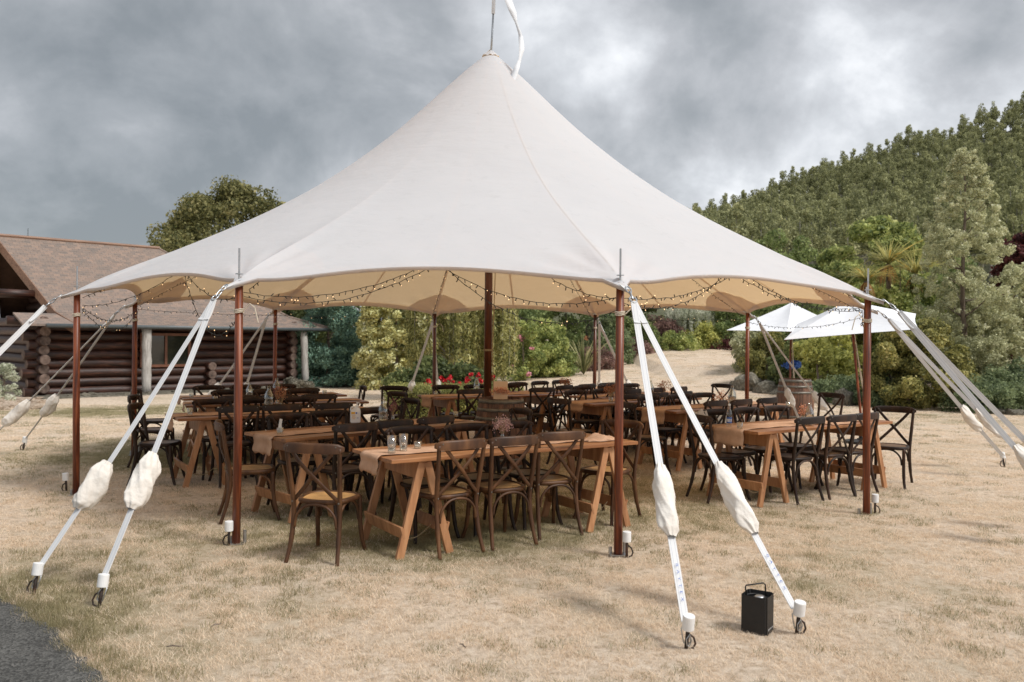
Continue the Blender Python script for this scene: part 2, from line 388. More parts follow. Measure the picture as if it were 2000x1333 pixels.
# ------------------------------------------------------------ terrain
def terr(x, y):
    left = -0.34 * sstep(13, 25, y) * sstep(1.0, -5.0, x) if x < 1 else 0.0
    r = 0.0
    k = sstep(-1.5, 9, x)
    r += k * 1.25 * sstep(24, 60, y)
    r += -0.25 * sstep(22, 33, y) * (1-sstep(-6, -1, x)) * 0
    # garden bed banks up behind the stones on the right
    bx = sstep(0, 3.0, (x - 9.0) + (y - 27) * 0.55) if (x > 6 and y > 14) else 0
    r += 0.35 * bx
    # far land climbs to the hill
    r += 9.0 * sstep(70, 190, y) * sstep(-60, 60, x)
    return left + r
def lawn_mat():
    m, N, L, P = newmat('dry_lawn')
    tc = N.new('ShaderNodeTexCoord')
    def noise(scale, detail, rough=.6, st=None):
        n = N.new('ShaderNodeTexNoise'); n.inputs['Scale'].default_value = scale; n.inputs['Detail'].default_value = detail; n.inputs['Roughness'].default_value = rough
        if st:
            mp = N.new('ShaderNodeMapping'); mp.inputs['Scale'].default_value = st; L.new(tc.outputs['Object'], mp.inputs[0]); L.new(mp.outputs[0], n.inputs[0])
        else: L.new(tc.outputs['Object'], n.inputs[0])
        return n.outputs[0]
    f = noise(14, 12, .75); pch = noise(.55, 8, .62); fine = noise(70, 6, .7)
    r = N.new('ShaderNodeValToRGB'); L.new(f, r.inputs[0]); E = r.color_ramp.elements
    E[0].position = .36; E[0].color = g(.42, .32, .22); E[1].position = .68; E[1].color = g(.80, .69, .56)
    e = E.new(.5); e.color = g(.66, .535, .415)
    gr = N.new('ShaderNodeValToRGB'); L.new(fine, gr.inputs[0])
    gr.color_ramp.elements[0].position = .35; gr.color_ramp.elements[0].color = g(.20, .17, .08)
    gr.color_ramp.elements[1].position = .7; gr.color_ramp.elements[1].color = g(.42, .35, .21)
    at_ = N.new('ShaderNodeAttribute'); at_.attribute_name = 'green'
    ad = N.new('ShaderNodeMath'); ad.operation = 'ADD'; L.new(pch, ad.inputs[0]); L.new(at_.outputs['Fac'], ad.inputs[1])
    pm = N.new('ShaderNodeMapRange'); pm.inputs[1].default_value = .50; pm.inputs[2].default_value = .95; L.new(ad.outputs[0], pm.inputs[0])
    mx = N.new('ShaderNodeMix'); mx.data_type = 'RGBA'; L.new(pm.outputs[0], mx.inputs[0]); L.new(r.outputs[0], mx.inputs[6]); L.new(gr.outputs[0], mx.inputs[7])
    L.new(mx.outputs[2], P.inputs['Base Color']); P.inputs['Roughness'].default_value = .95; P.inputs['Specular IOR Level'].default_value = .1
    b = N.new('ShaderNodeBump'); b.inputs['Strength'].default_value = .8; b.inputs['Distance'].default_value = .03
    L.new(fine, b.inputs['Height']); L.new(b.outputs[0], P.inputs['Normal'])
    return m
GREEN = []   # (x, y, radius, amount) still-green patches; under the tent also shade put into colour
for px, py, r_, a_ in ((250, 880, 1.6, .36), (350, 900, 1.3, .3), (620, 1010, 1.2, .30), (850, 1050, 1.1, .30), (1000, 1000, 1.6, .30), (900, 900, 2.2, .24), (1250, 960, 1.4, .14),
                   (1400, 1000, 1.0, .12), (120, 1190, .5, .16), (20, 1150, .8, .26), (160, 1220, .4, .2), (300, 1300, .5, .22), (1560, 1150, .22, .3), (1640, 1090, .5, .14),
                   (450, 790, 3.0, .2), (120, 788, 2.2, .3), (300, 778, 2.5, .3), (1000, 752, 1.6, .3), (1200, 800, 3.0, .06), (1850, 820, 1.6, .16), (1560, 960, .9, .12), (560, 1180, .4, .15), (60, 1080, .5, .1)):
    p = at(px, py, 0); GREEN.append((p.x, p.y, r_, a_))
def green_at(x, y):
    s = 0
    for gx, gy, r_, a_ in GREEN:
        d2 = ((x-gx)**2 + (y-gy)**2) / (r_*r_)
        if d2 < 6: s += a_*math.exp(-d2)
    return min(s, .45)
def build_ground():
    xs = sorted(set([round(-14 + i*.25, 3) for i in range(113)] + [-400, -250, -150, -100, -70, -50, -40, -32, -26, -22, -19, -17, -15.5, 15.5, 17, 19, 22, 26, 32, 40, 50, 70, 100, 150, 250, 400]))
    ys = sorted(set([round(1 + i*.25, 3) for i in range(96)] + [-200, -60, -20, -8, -3, -1, 0] + [25+i for i in range(1, 46)] + [75, 80, 90, 100, 120, 140, 160, 190, 230, 300, 400, 600, 900]))
    v = []; f = []; gr = []
    for y in ys:
        for x in xs:
            v.append((x, y, terr(x, y) + (0.012*math.sin(x*1.7+y*.6)*math.sin(y*1.3) if y > 2 else 0))); gr.append(green_at(x, y))
    n = len(xs)
    for j in range(len(ys)-1):
        for i in range(n-1):
            a = j*n+i; f.append((a, a+1, a+n+1, a+n))
    me = bpy.data.meshes.new('lawn'); me.from_pydata(v, [], f); me.materials.append(lawn_mat())
    me.polygons.foreach_set('use_smooth', [True]*len(f))
    a = me.attributes.new('green', 'FLOAT', 'POINT'); a.data.foreach_set('value', gr)
    o = link('lawn', me); tag(o, kind='structure'); return o
lawn = build_ground()
# asphalt drive in the near left corner
pts = [at(-700, 1120), at(-300, 1128), at(-60, 1150), at(0, 1172), at(45, 1190), at(75, 1212), at(115, 1240), at(150, 1275), at(195, 1325), at(215, 1370), at(230, 1450), at(240, 1600)]
pts = [(p.x + rnd.uniform(-.02, .02), p.y + rnd.uniform(-.02, .02)) for p in pts]
fine = []
for i in range(len(pts)-1):
    for k in range(8):
        t = k/8; fine.append((pts[i][0]*(1-t)+pts[i+1][0]*t + rnd.uniform(-.018, .018), pts[i][1]*(1-t)+pts[i+1][1]*t + rnd.uniform(-.018, .018)))
poly = fine + [(-1.3, 1.0), (-1.3, -3), (-30, -3), (-30, 3)]
bm = bmesh.new(); vs = [bm.verts.new((x, y, .018)) for x, y in poly]; vb = [bm.verts.new((x, y, -.05)) for x, y in poly]
bm.faces.new(vs)
for i in range(len(poly)): bm.faces.new((vs[i-1], vb[i-1], vb[i], vs[i]))
bmesh.ops.recalc_face_normals(bm, faces=bm.faces)
me = bpy.data.meshes.new('driveway'); bm.to_mesh(me)
def asphalt():
    m, N, L, P = newmat('asphalt')
    tc = N.new('ShaderNodeTexCoord'); v = N.new('ShaderNodeTexVoronoi'); v.inputs['Scale'].default_value = 95; L.new(tc.outputs['Object'], v.inputs[0])
    n = N.new('ShaderNodeTexNoise'); n.inputs['Scale'].default_value = 2.5; n.inputs['Detail'].default_value = 8; L.new(tc.outputs['Object'], n.inputs[0])
    r = N.new('ShaderNodeValToRGB'); L.new(v.outputs['Color'], r.inputs[0])
    r.color_ramp.elements[0].color = g(.035, .034, .031); r.color_ramp.elements[1].color = g(.15, .146, .135); r.color_ramp.elements[1].position = .95; r.color_ramp.elements[0].position = .2
    mx = N.new('ShaderNodeMix'); mx.data_type = 'RGBA'; mx.blend_type = 'MULTIPLY'; mx.inputs[0].default_value = .6
    r2 = N.new('ShaderNodeValToRGB'); L.new(n.outputs[0], r2.inputs[0]); r2.color_ramp.elements[0].position = .35; r2.color_ramp.elements[0].color = g(.5, .5, .5); r2.color_ramp.elements[1].position = .65
    L.new(r.outputs[0], mx.inputs[6]); L.new(r2.outputs[0], mx.inputs[7]); L.new(mx.outputs[2], P.inputs['Base Color']); P.inputs['Roughness'].default_value = .85
    b = N.new('ShaderNodeBump'); b.inputs['Strength'].default_value = .9; b.inputs['Distance'].default_value = .006; L.new(v.outputs['Distance'], b.inputs['Height']); L.new(b.outputs[0], P.inputs['Normal'])
    return m
me.materials.append(asphalt()); tag(link('driveway', me), kind='structure')
def on_drive(x, y):
    inside = False; n = len(poly); j = n-1
    for i in range(n):
        xi, yi = poly[i]; xj, yj = poly[j]
        if (yi > y) != (yj > y) and x < (xj-xi)*(y-yi)/(yj-yi)+xi: inside = not inside
        j = i
    return inside

# ------------------------------------------------------------ grass (instanced tufts)
def tuft_mesh(name, mat, nb, rad, hmin, hmax, wid, lean, seed):
    r = np.random.RandomState(seed); V = []; F = []
    for i in range(nb):
        a = r.rand()*2*PI; d = rad*math.sqrt(r.rand()); x, y = d*math.cos(a), d*math.sin(a)
        h = r.uniform(hmin, hmax); b = r.rand()*2*PI; l = lean*r.uniform(.3, 1.3)*h; w = wid*r.uniform(.6, 1.2)
        dx, dy = math.cos(b)*l, math.sin(b)*l; c = b+PI/2+r.uniform(-.8, .8); wx, wy = math.cos(c)*w, math.sin(c)*w
        n = len(V)
        V += [(x-wx, y-wy, -.004), (x+wx, y+wy, -.004), (x+wx*.7+dx*.45, y+wy*.7+dy*.45, h*.6), (x-wx*.7+dx*.45, y-wy*.7+dy*.45, h*.6), (x+dx, y+dy, h)]
        F += [(n, n+1, n+2, n+3), (n+3, n+2, n+4)]
    me = bpy.data.meshes.new(name); me.from_pydata(V, [], F); me.materials.append(mat); return me
def gn_scatter(obj, sources, probs):
    ng = bpy.data.node_groups.new('scatter', 'GeometryNodeTree')
    ng.interface.new_socket('Geometry', in_out='INPUT', socket_type='NodeSocketGeometry')
    ng.interface.new_socket('Geometry', in_out='OUTPUT', socket_type='NodeSocketGeometry')
    N = ng.nodes; L = ng.links
    gi = N.new('NodeGroupInput'); go = N.new('NodeGroupOutput'); jn = N.new('GeometryNodeJoinGeometry')
    kind = N.new('GeometryNodeInputNamedAttribute'); kind.data_type = 'INT'; kind.inputs['Name'].default_value = 'kind'
    scl = N.new('GeometryNodeInputNamedAttribute'); scl.data_type = 'FLOAT_VECTOR'; scl.inputs['Name'].default_value = 'scl'
    rot = N.new('GeometryNodeInputNamedAttribute'); rot.data_type = 'FLOAT_VECTOR'; rot.inputs['Name'].default_value = 'rot'
    for k, s in enumerate(sources):
        oi = N.new('GeometryNodeObjectInfo'); oi.transform_space = 'ORIGINAL'; oi.inputs['Object'].default_value = s
        oi.inputs['As Instance'].default_value = True
        ip = N.new('GeometryNodeInstanceOnPoints')
        cp = N.new('FunctionNodeCompare'); cp.data_type = 'INT'; cp.operation = 'EQUAL'
        L.new(kind.outputs[0], cp.inputs[2]); cp.inputs[3].default_value = k
        L.new(gi.outputs[0], ip.inputs['Points']); L.new(cp.outputs[0], ip.inputs['Selection'])
        L.new(oi.outputs['Geometry'], ip.inputs['Instance']); L.new(rot.outputs[0], ip.inputs['Rotation']); L.new(scl.outputs[0], ip.inputs['Scale'])
        L.new(ip.outputs[0], jn.inputs[0])
    L.new(jn.outputs[0], go.inputs[0])
    md = obj.modifiers.new('scatter', 'NODES'); md.node_group = ng
def point_obj(name, P, kind, scl, rot):
    me = bpy.data.meshes.new(name); n = len(P)
    me.vertices.add(n); me.vertices.foreach_set('co', np.asarray(P, dtype=np.float32).ravel())
    a = me.attributes.new('kind', 'INT', 'POINT'); a.data.foreach_set('value', np.asarray(kind, dtype=np.int32))
    a = me.attributes.new('scl', 'FLOAT_VECTOR', 'POINT'); a.data.foreach_set('vector', np.asarray(scl, dtype=np.float32).ravel())
    a = me.attributes.new('rot', 'FLOAT_VECTOR', 'POINT'); a.data.foreach_set('vector', np.asarray(rot, dtype=np.float32).ravel())
    return link(name, me)
def blade_mat(name, dark, light, third, scale=1.2):
    m = leaf_mat(name, dark, light, .8, .45, scale, third)
    return m
STRAW = blade_mat('straw_blade', g(.68, .53, .38), g(.95, .82, .66), g(.97, .91, .80))
OLIVE = blade_mat('olive_blade', g(.20, .185, .09), g(.44, .38, .23), g(.66, .56, .38))
HIDE = at(1500, 1300, 0)
def grass():
    src = []
    for k in range(3):
        o = link('dry_grass_tuft', tuft_mesh('dry_grass_tuft', STRAW, 60, .085, .006, .024, .0015, 1.9, k)); o.location = (HIDE.x+.2*k, HIDE.y, 0)
        tag(o, 'short straw coloured tuft of mown dry grass near the black box', 'grass', kind='stuff'); src.append(o)
    for k in range(2):
        o = link('green_grass_tuft', tuft_mesh('green_grass_tuft', OLIVE, 60, .08, .010, .034, .0014, 1.2, 10+k)); p = at(140+60*k, 1230, 0); o.location = (p.x, p.y, 0)
        tag(o, 'olive green tuft of grass beside the asphalt drive', 'grass', kind='stuff'); src.append(o)
    r = np.random.RandomState(3); P = []; K = []; Sc = []; Ro = []
    y = 3.4
    while y < 46:
        half = (y*0.62 + .5) if y < 28 else y*.36
        dens = 150 if y < 6 else 150*(6/y)**1.6
        dy = .25; n = int(2*half*dy*dens)
        xs = r.uniform(-half, half, n); ys = r.uniform(y, y+dy, n); u = r.rand(n); sc = r.uniform(.7, 1.3, n); ro = r.uniform(0, 2*PI, n); kk = r.randint(0, 3, n)
        big = 1.0 if y < 6 else (y/6)**.6
        for i in range(n):
            x, yy = xs[i], ys[i]
            if (yy < 6 and x < 0 and on_drive(x, yy)) or (yy > 17 and abs(x+1.1) < 1.3 and yy < 18.5) or (yy > 24 and x < -9):
                continue
            ga = green_at(x, yy) + .10*math.sin(x*1.3+1)*math.sin(yy*1.9+x*.4) + .05*math.sin(x*4.1)*math.sin(yy*3.3)
            P.append((x, yy, terr(x, yy) + .012*math.sin(x*1.7+yy*.6)*math.sin(yy*1.3)))
            isg = u[i] < .04 + max(0, ga)*1.9
            K.append(3 + kk[i] % 2 if isg else kk[i])
            s = sc[i]*big; z = sc[i]*(1.25 if isg and yy < 6.5 and x < -1.5 else .95); Sc.append((s, s, z)); Ro.append((0, 0, ro[i]))
        y += dy
    # longer green tufts along the edge of the drive
    for (x, yy) in fine:
        if yy > 7 or x < -6: continue
        for q in range(5):
            P.append((x + r.uniform(-.02, .12), yy + r.uniform(-.02, .12), 0)); K.append(3 + r.randint(0, 2) if r.rand() < .6 else r.randint(0, 3))
            s = r.uniform(.7, 1.2); Sc.append((s*.8, s*.8, s*1.7)); Ro.append((0, 0, r.rand()*6.28))
    o = point_obj('dry_grass', P, K, Sc, Ro); gn_scatter(o, src, None)
    tag(o, 'short dry straw coloured mown grass covering the lawn with olive patches', 'grass', kind='stuff')
    print('grass tufts', len(P))
grass()

# ------------------------------------------------------------ the tent
TC = Vector((-0.319, 11.332, 0)); TR = 4.909; TH = -0.0771; PEAK = 5.50
def pang(k): return TH - PI/2 - PI/10 + k*PI/5
def pole_xy(k): return Vector((TC.x + TR*math.cos(pang(k)), TC.y + TR*math.sin(pang(k)), 0))
PT = [0, .05, .12, .25, .375, .5, .625, .75, .85, .93, 1.0]
PZ = [2.13, 2.25, 2.41, 2.72, 3.03, 3.39, 3.83, 4.34, 4.82, 5.22, 5.50]
def prof(t):
    if t < 0: return PZ[0] + t*2.6
    return float(np.interp(t, TT, ZZ))
# smooth the profile once
TT = np.linspace(0, 1, 201); ZZ = np.interp(TT, PT, PZ)
for _ in range(120): ZZ[1:-1] = (ZZ[:-2] + 2*ZZ[1:-1] + ZZ[2:])/4
def dip(phi):
    u = ((phi - pang(0)) / (PI/5)) % 1.0
    return u, 4*u*(1-u)
def edge_t(phi):
    u, q = dip(phi)
    r_line = TR*math.cos(PI/10)/math.cos((u-.5)*PI/5)
    r = r_line - .19*q**.75
    t = 1 - r/TR
    return t - .030*max(0, 1-q*9)
def canopy_pt(phi, t):
    u, q = dip(phi)
    r = TR*(1-t)
    w = math.exp(-t*6.0)
    z = prof(t) - .165*q**.8*w*max(0, 1-t)
    # creases fanning from each pole head
    du = min(u, 1-u)*TR*.63*(1-t); rho = math.hypot(du, r-TR)
    if rho < 1.5:
        an = math.atan2(du, max(.001, TR-r)); z += .013*math.sin(an*15 + 1.5*math.sin(phi*9))*math.exp(-((rho-.42)/.36)**2)
    # gentle rope tension ridge above every pole
    z += .014*math.exp(-(du/.12)**2)*math.exp(-t*2.2)*(1 if t < .9 else 0)*sstep(0, .05, t)
    return Vector((TC.x + r*math.cos(phi), TC.y + r*math.sin(phi), z))
tent = thing('pole_tent', 'large white round canvas pole tent with one peak and ten wooden side poles', 'tent', (TC.x, TC.y, 0))
off = Vector((-TC.x, -TC.y, 0))
def tb(mb): mb.v = [v + off for v in mb.v]; return mb
NP = 520; NR = 52
mb = MB(); rows = []
tsamp = [0]+[((i/NR)**1.25) for i in range(1, NR+1)]
for i, s_ in enumerate(tsamp):
    row = []
    for j in range(NP+1):
        phi = pang(0) + 2*PI*j/NP; e = edge_t(phi); t = e + (0.998-e)*s_
        row.append(canopy_pt(phi, t))
    rows.append(row)
mb.grid(rows); canopy = tb(mb).build('canopy', Mt['canvas'], tent, smooth=True)
# hem, seams, reinforcement patches, ridge bands: second layers of the same canvas under the first
mb = MB(); r1 = []; r2 = []; r3 = []
for j in range(NP+1):
    phi = pang(0) + 2*PI*j/NP; e = edge_t(phi)
    p = canopy_pt(phi, e); q = canopy_pt(phi, e + .016)
    r1.append(p + Vector((0, 0, .002))); r2.append(p + Vector((0, 0, -.030))); r3.append(q + Vector((0, 0, -.012)))
mb.grid([r1, r2, r3]); tb(mb).build('hem', Mt['canvas'], canopy, smooth=True)
def under_strip(phi, w, t0, t1, dz=-.006, name='seam'):
    mb = MB(); a = []; b = []
    for i in range(25):
        t = t0 + (t1-t0)*i/24; r = max(.05, TR*(1-t)); dp = min(w/2/r, .3)
        a.append(canopy_pt(phi-dp, t) + Vector((0, 0, dz))); b.append(canopy_pt(phi+dp, t) + Vector((0, 0, dz)))
    mb.grid([a, b]); tb(mb).build(name, Mt['canvas'], canopy, smooth=True)
for k in range(10):
    under_strip(pang(k)+.001, .11 if k == 7 else .045, .01, .95)
    under_strip(pang(k)+PI/10, .03, edge_t(pang(k)+PI/10)+.01, .93)
    if k == 1: under_strip(pang(k)+.001, .012, .03, .90, .003)
for k in range(10):
    c = pang(k); mb = MB(); rows = []
    P0 = pole_xy(k); inw = math.atan2(TC.y-P0.y, TC.x-P0.x)
    for i in range(9):
        rr = .05 + .62*i/8; row = []
        for j in range(21):
            a = inw - R(84) + R(168)*j/20
            x = P0.x + rr*math.cos(a); y = P0.y + rr*math.sin(a)
            phi = math.atan2(y-TC.y, x-TC.x); rad = math.hypot(x-TC.x, y-TC.y); t = max(1-rad/TR, edge_t(phi)+.004)
            row.append(canopy_pt(phi, t) + Vector((0, 0, -.010)))
        rows.append(row)
    mb.grid(rows); tb(mb).build('reinforcement_patch', Mt['canvas'], canopy, smooth=True)
# peak cap with an open lap, metal rod, pennant
mb = MB(); rows = []
for i in range(8):
    row = []
    for j in range(33):
        ph = -PI*.75 + 2*PI*j/32*1.02; r_ = .006 + .11*(i/7); z = PEAK + .022 - r_*.90 + .01*math.sin(j*2.1)*i/7
        row.append((TC.x + r_*math.cos(ph), TC.y + r_*math.sin(ph), z + (.012*j/32)))
    rows.append(row)
mb.grid(rows); tb(mb).build('peak_cap', Mt['canvas'], tent, smooth=True)
mb = MB(); mb.tube([(TC.x, TC.y, PEAK-.1), (TC.x+.03, TC.y, 6.02)], .013, 8); tb(mb).build('flag_rod', Mt['steel'], tent, smooth=True)
mb = MB(); mb.tube([(TC.x+.028, TC.y, 6.0), (TC.x+.045, TC.y, 6.5)], .024, 8)
fs = tb(mb).build('pennant_sleeve', Mt['umbrella'], tent, smooth=True)
fp = [(962, -75, 11.33, 26), (985, -20, 11.25, 24), (1000, 20, 11.2, 15), (1008, 45, 11.16, 5), (1017, 70, 11.1, 8), (1019, 95, 11.0, 10), (1015, 118, 10.95, 5), (1009, 134, 10.9, 9), (997, 165, 10.85, 15), (995, 176, 10.82, 14)]
a = []; b = []
for i in range(len(fp)*4-3):
    k = min(i//4, len(fp)-2); t = i/4-k; t = t*t*(3-2*t)
    q = [fp[k][m]*(1-t)+fp[k+1][m]*t for m in range(4)]
    p = atd(q[0], q[1], q[2]); w = q[3]/1655*q[2]/2; tw = .7*math.sin(i*.35)
    ax = Vector((math.cos(tw), math.sin(tw)*.8, -.35)).normalized()*w*1.2
    a.append(p-ax); b.append(p+ax)
mb = MB(); mb.grid([a, b]); o = tb(mb).build('pennant', Mt['umbrella'], tent, smooth=True); sm = o.modifiers.new('s', 'SOLIDIFY'); sm.thickness = .002
# centre pole
mb = MB(); mb.tube([(TC.x, TC.y, 0), (TC.x, TC.y, PEAK-.05)], .052, 14); cp = tb(mb).build('centre_pole', Mt['pole_d'], tent, smooth=True)
mb = MB()
for z in (1.50, 1.515): mb.tube([(TC.x+.056*math.cos(a*PI/8), TC.y+.056*math.sin(a*PI/8), z) for a in range(17)], .006, 6, cap=False)
tb(mb).build('rope_tie', Mt['twine'], cp)
mb = MB(); mb.tube([(TC.x+.075+.012*math.sin(z*3), TC.y-.03, z) for z in np.linspace(.9, 3.4, 20)], .006, 6)
tb(mb).build('halyard', Mt['twine'], cp)
# side poles
POLE_TOP = 2.115
for k in range(10):
    p = pole_xy(k); zt = terr(p.x, p.y)
    lean = Vector((rnd.uniform(-.01, .01), 0, 0))
    mb = MB(); mb.tube([p + Vector((0, 0, zt)) + lean, p + Vector((0, 0, 1)), p + Vector((0, 0, POLE_TOP))], [.033, .034, .031], 14)
    sp = tb(mb).build('side_pole', Mt['pole'] if k in (0, 1, 2, 9) else Mt['pole_d'] if k in (5, 6) else Mt['pole'], tent, smooth=True)
    mb = MB(); mb.tube([p + Vector((0, 0, POLE_TOP)), p + Vector((0, 0, 2.375))], .008, 8); mb.lathe([(.03, 2.165), (.03, 2.172)], 12, p); tb(mb).build('spike', Mt['steel'], sp)
    mb = MB()
    for z in (1.86, 1.872, 1.884):
        mb.tube([p + Vector((.037*math.cos(a*PI/8), .037*math.sin(a*PI/8), z + .004*math.sin(a))) for a in range(17)], .005, 6, cap=False)
    sg = 1 if k != 2 else -1
    if k in (0, 1, 2, 6): mb.tube([p + Vector((.04*sg, -.03, 1.87)), p + Vector((.10*sg, -.04, 1.93)), p + Vector((.14*sg, -.05, 1.90)), p + Vector((.17*sg, -.05, 1.78))], .005, 6)
    tb(mb).build('rope_tie', Mt['rope'], sp)
    mb = MB(); mb.box((p.x, p.y, zt+.006), (.12, .09, .008)); mb.lathe([(.014, .01), (.014, .11)], 8, p + Vector((.055, .02, zt))); mb.lathe([(.014, .01), (.014, .06)], 8, p + Vector((-.055, .02, zt)))
    tb(mb).build('base_plate', Mt['steel'], sp)

# ------------------------------------------------------------ guy straps and stakes
def strap_mesh(a, b, w, th=.004, twist=0.0, seg=1):
    a = Vector(a); b = Vector(b); z = (b-a).normalized()
    mid = (a+b)/2; toC = (Vector((0, 0, CAM_H)) - mid).normalized()
    out = Vector((mid.x-TC.x, mid.y-TC.y, 0)).normalized()
    nrm = (out*.7 + Vector((0, 0, .75))) if twist < 5 else toC
    if twist >= 5: twist -= 10
    x = z.cross(nrm).normalized(); y = z.cross(x)
    V = []; F = []; UV = []
    n = 10
    for i in range(n+1):
        t = i/n; p = a*(1-t)+b*t; p = p + Vector((0, 0, -.02*4*t*(1-t)))
        ang = twist*(t-.5); xx = x*math.cos(ang) + y*math.sin(ang); yy = -x*math.sin(ang)+y*math.cos(ang)
        V += [p - xx*w/2 - yy*th/2, p + xx*w/2 - yy*th/2, p + xx*w/2 + yy*th/2, p - xx*w/2 + yy*th/2]
    for i in range(n):
        q = i*4
        for (c, d, u0, u1) in ((0, 1, 0, 1), (1, 2, 1, 1), (2, 3, 1, 0), (3, 0, 0, 0)):
            F.append((q+c, q+d, q+4+d, q+4+c)); UV.append((u0, u1, u1, u0))
    me = bpy.data.meshes.new('guy_strap'); me.from_pydata([tuple(v+off) for v in V], [], F)
    uv = me.uv_layers.new(name='UVMap'); li = 0
    for fi, f in enumerate(F):
        for c in range(4): uv.data[li].uv = (UV[fi][c], 0); li += 1
    me.materials.append(Mt['strap']); return me, x, y, z
def sleeve(a, b, seed, size=1.0, parent=None):
    r = random.Random(seed); a = Vector(a); b = Vector(b); z = (b-a).normalized(); x = z.orthogonal().normalized(); y = z.cross(x)
    n = 40; m = 56; V = MB(); rows = []
    ph = [r.uniform(0, 6.28) for _ in range(8)]
    for i in range(n+1):
        t = i/n; p = a*(1-t)+b*t
        base = np.interp(t, [0, .05, .10, .22, .5, .75, .90, .96, 1.0], [.030, .040, .056, .076, .078, .078, .062, .038, .027])*size
        row = []
        for j in range(m):
            th = 2*PI*j/m
            f1 = 1-abs(math.sin(th*1.5+ph[0]+t*3.0)); f2 = (1-abs(math.sin(t*6+ph[2]+1.8*math.cos(th+ph[3]))))**1.5; f3 = (1-abs(math.sin(th*3+ph[1]+t*8)))**2
            pinch = math.exp(-t/.12) + math.exp(-(1-t)/.10)
            wr = .86 + .24*f1 + .24*f2*(.6+.4*math.sin(th+ph[6])) + .10*f3 + .18*pinch*math.sin(th*7+ph[4])
            crease = .16*math.exp(-((math.sin((th-ph[5])/2))**2)/.010)*math.sin(PI*t)
            k = base*(wr-crease)
            sag = Vector((0, 0, -.022*math.sin(PI*t)))
            row.append(p + sag + x*math.cos(th)*k + y*math.sin(th)*k*.72 + off)
        row.append(row[0]); rows.append(row)
    V.grid(rows); o = V.build('strap_sleeve', Mt['sock'], parent, smooth=True)
    if parent.name.startswith('guy_strap') and size >= 1.0:
        q = MB(); kk = int(m*.3)
        q.tube([rows[i][kk] + (rows[i][kk]-(a.lerp(b, i/n)+off)).normalized()*.002 for i in range(1, n, 2)], .0022, 5); q.v = q.v; q.build('stitched_seam', Mt['linen'], o)
    return o
def ring_pts(c, x, y, rx, ry, n=16): return [Vector(c) + x*rx*math.cos(2*PI*i/n) + y*ry*math.sin(2*PI*i/n) for i in range(n+1)]
stake_proto = None
def make_stake():
    t = thing('ground_stake', 'x', 'stake')
    mb = MB(); mb.tube([(0, 0, -.05), (0, 0, .205)], .0155, 10); rd = mb.build('rod', Mt['iron'], t, smooth=True)
    mb = MB(); mb.lathe([(.044, .165), (.047, .17), (.047, .272), (.044, .279), (0.0, .280)], 20); mb.build('cap', Mt['cap'], rd)
    mb = MB(); mb.tube([(.012, 0, .125), (.05, 0, .10), (.068, 0, .05), (.055, 0, .012), (.02, 0, .0), (.0, 0, -.02)], .0085, 8); mb.build('hook', Mt['iron'], t, smooth=True)
    return t
def ring_shackle(t):
    mb = MB(); mb.tube([(-.022, 0, .05), (-.035, .01, .10), (-.05, .012, .165), (-.02, .014, .185), (.02, .01, .12), (.03, 0, .06), (.01, 0, .04), (-.022, 0, .05)], .0055, 8, cap=False)
    mb.tube([(.018, -.02, .035), (.035, -.015, .08), (.015, -.012, .13), (-.01, -.018, .09), (.0, -.02, .04), (.018, -.02, .035)], .005, 8, cap=False)
    mb.build('shackle', Mt['steel'], t, smooth=True)
stake_a = make_stake(); ring_shackle(stake_a); stake_b = make_stake()
used = {'a': False, 'b': False}
def place_stake(p, label, tilt, kind='a', rz=0, s=1.0):
    s = s*.70
    src = stake_a if kind == 'a' else stake_b
    if used[kind]: o = copy_tree(src)
    else: o = src; used[kind] = True
    o.location = (p.x, p.y, terr(p.x, p.y)); o.rotation_euler = (tilt[0], tilt[1], rz); o.scale = (s, s, s); o['label'] = label; o['group'] = 'white capped steel stakes around the tent'
    return o
def out_pt(k, dist, ang):
    a = pang(k); p = pole_xy(k); return Vector((p.x + dist*math.cos(a+ang), p.y + dist*math.sin(a+ang), 0))
SPECIAL = {(0, 0): at(66, 1160), (0, 1): at(194, 1185), (1, 0): at(1340, 1268), (1, 1): at(1556, 1238), (8, 0): at(45, 880), (3, 1): at(1962, 912)}
NEAR = {0: 'front left tent pole', 1: 'front right tent pole', 2: 'right hand front tent pole', 3: 'right rear tent pole', 4: 'back right tent pole', 5: 'back tent pole right of the barrel', 6: 'back tent pole left of the barrel', 7: 'back left tent pole', 8: 'left rear tent pole', 9: 'leftmost tent pole'}
FR = {(0, 0): (.625, .80), (0, 1): (.60, .78), (1, 0): (.58, .79), (1, 1): (.60, .80), (9, 0): (.60, .76), (9, 1): (.60, .76), (8, 0): (.62, .80), (8, 1): (.66, .84)}
STK = {(0, 0): 'white capped stake at far left holding the outer strap of the front left pole', (0, 1): 'white capped stake near the drive holding the inner strap, second from left in front',
       (1, 0): 'white capped stake left of the black box, frontmost of all stakes', (1, 1): 'white capped stake with shackle right beside the black box',
       (8, 0): 'small distant white capped stake on the lawn left of the leftmost pole', (3, 1): 'distant stake at the far right lawn under a sagging strap'}
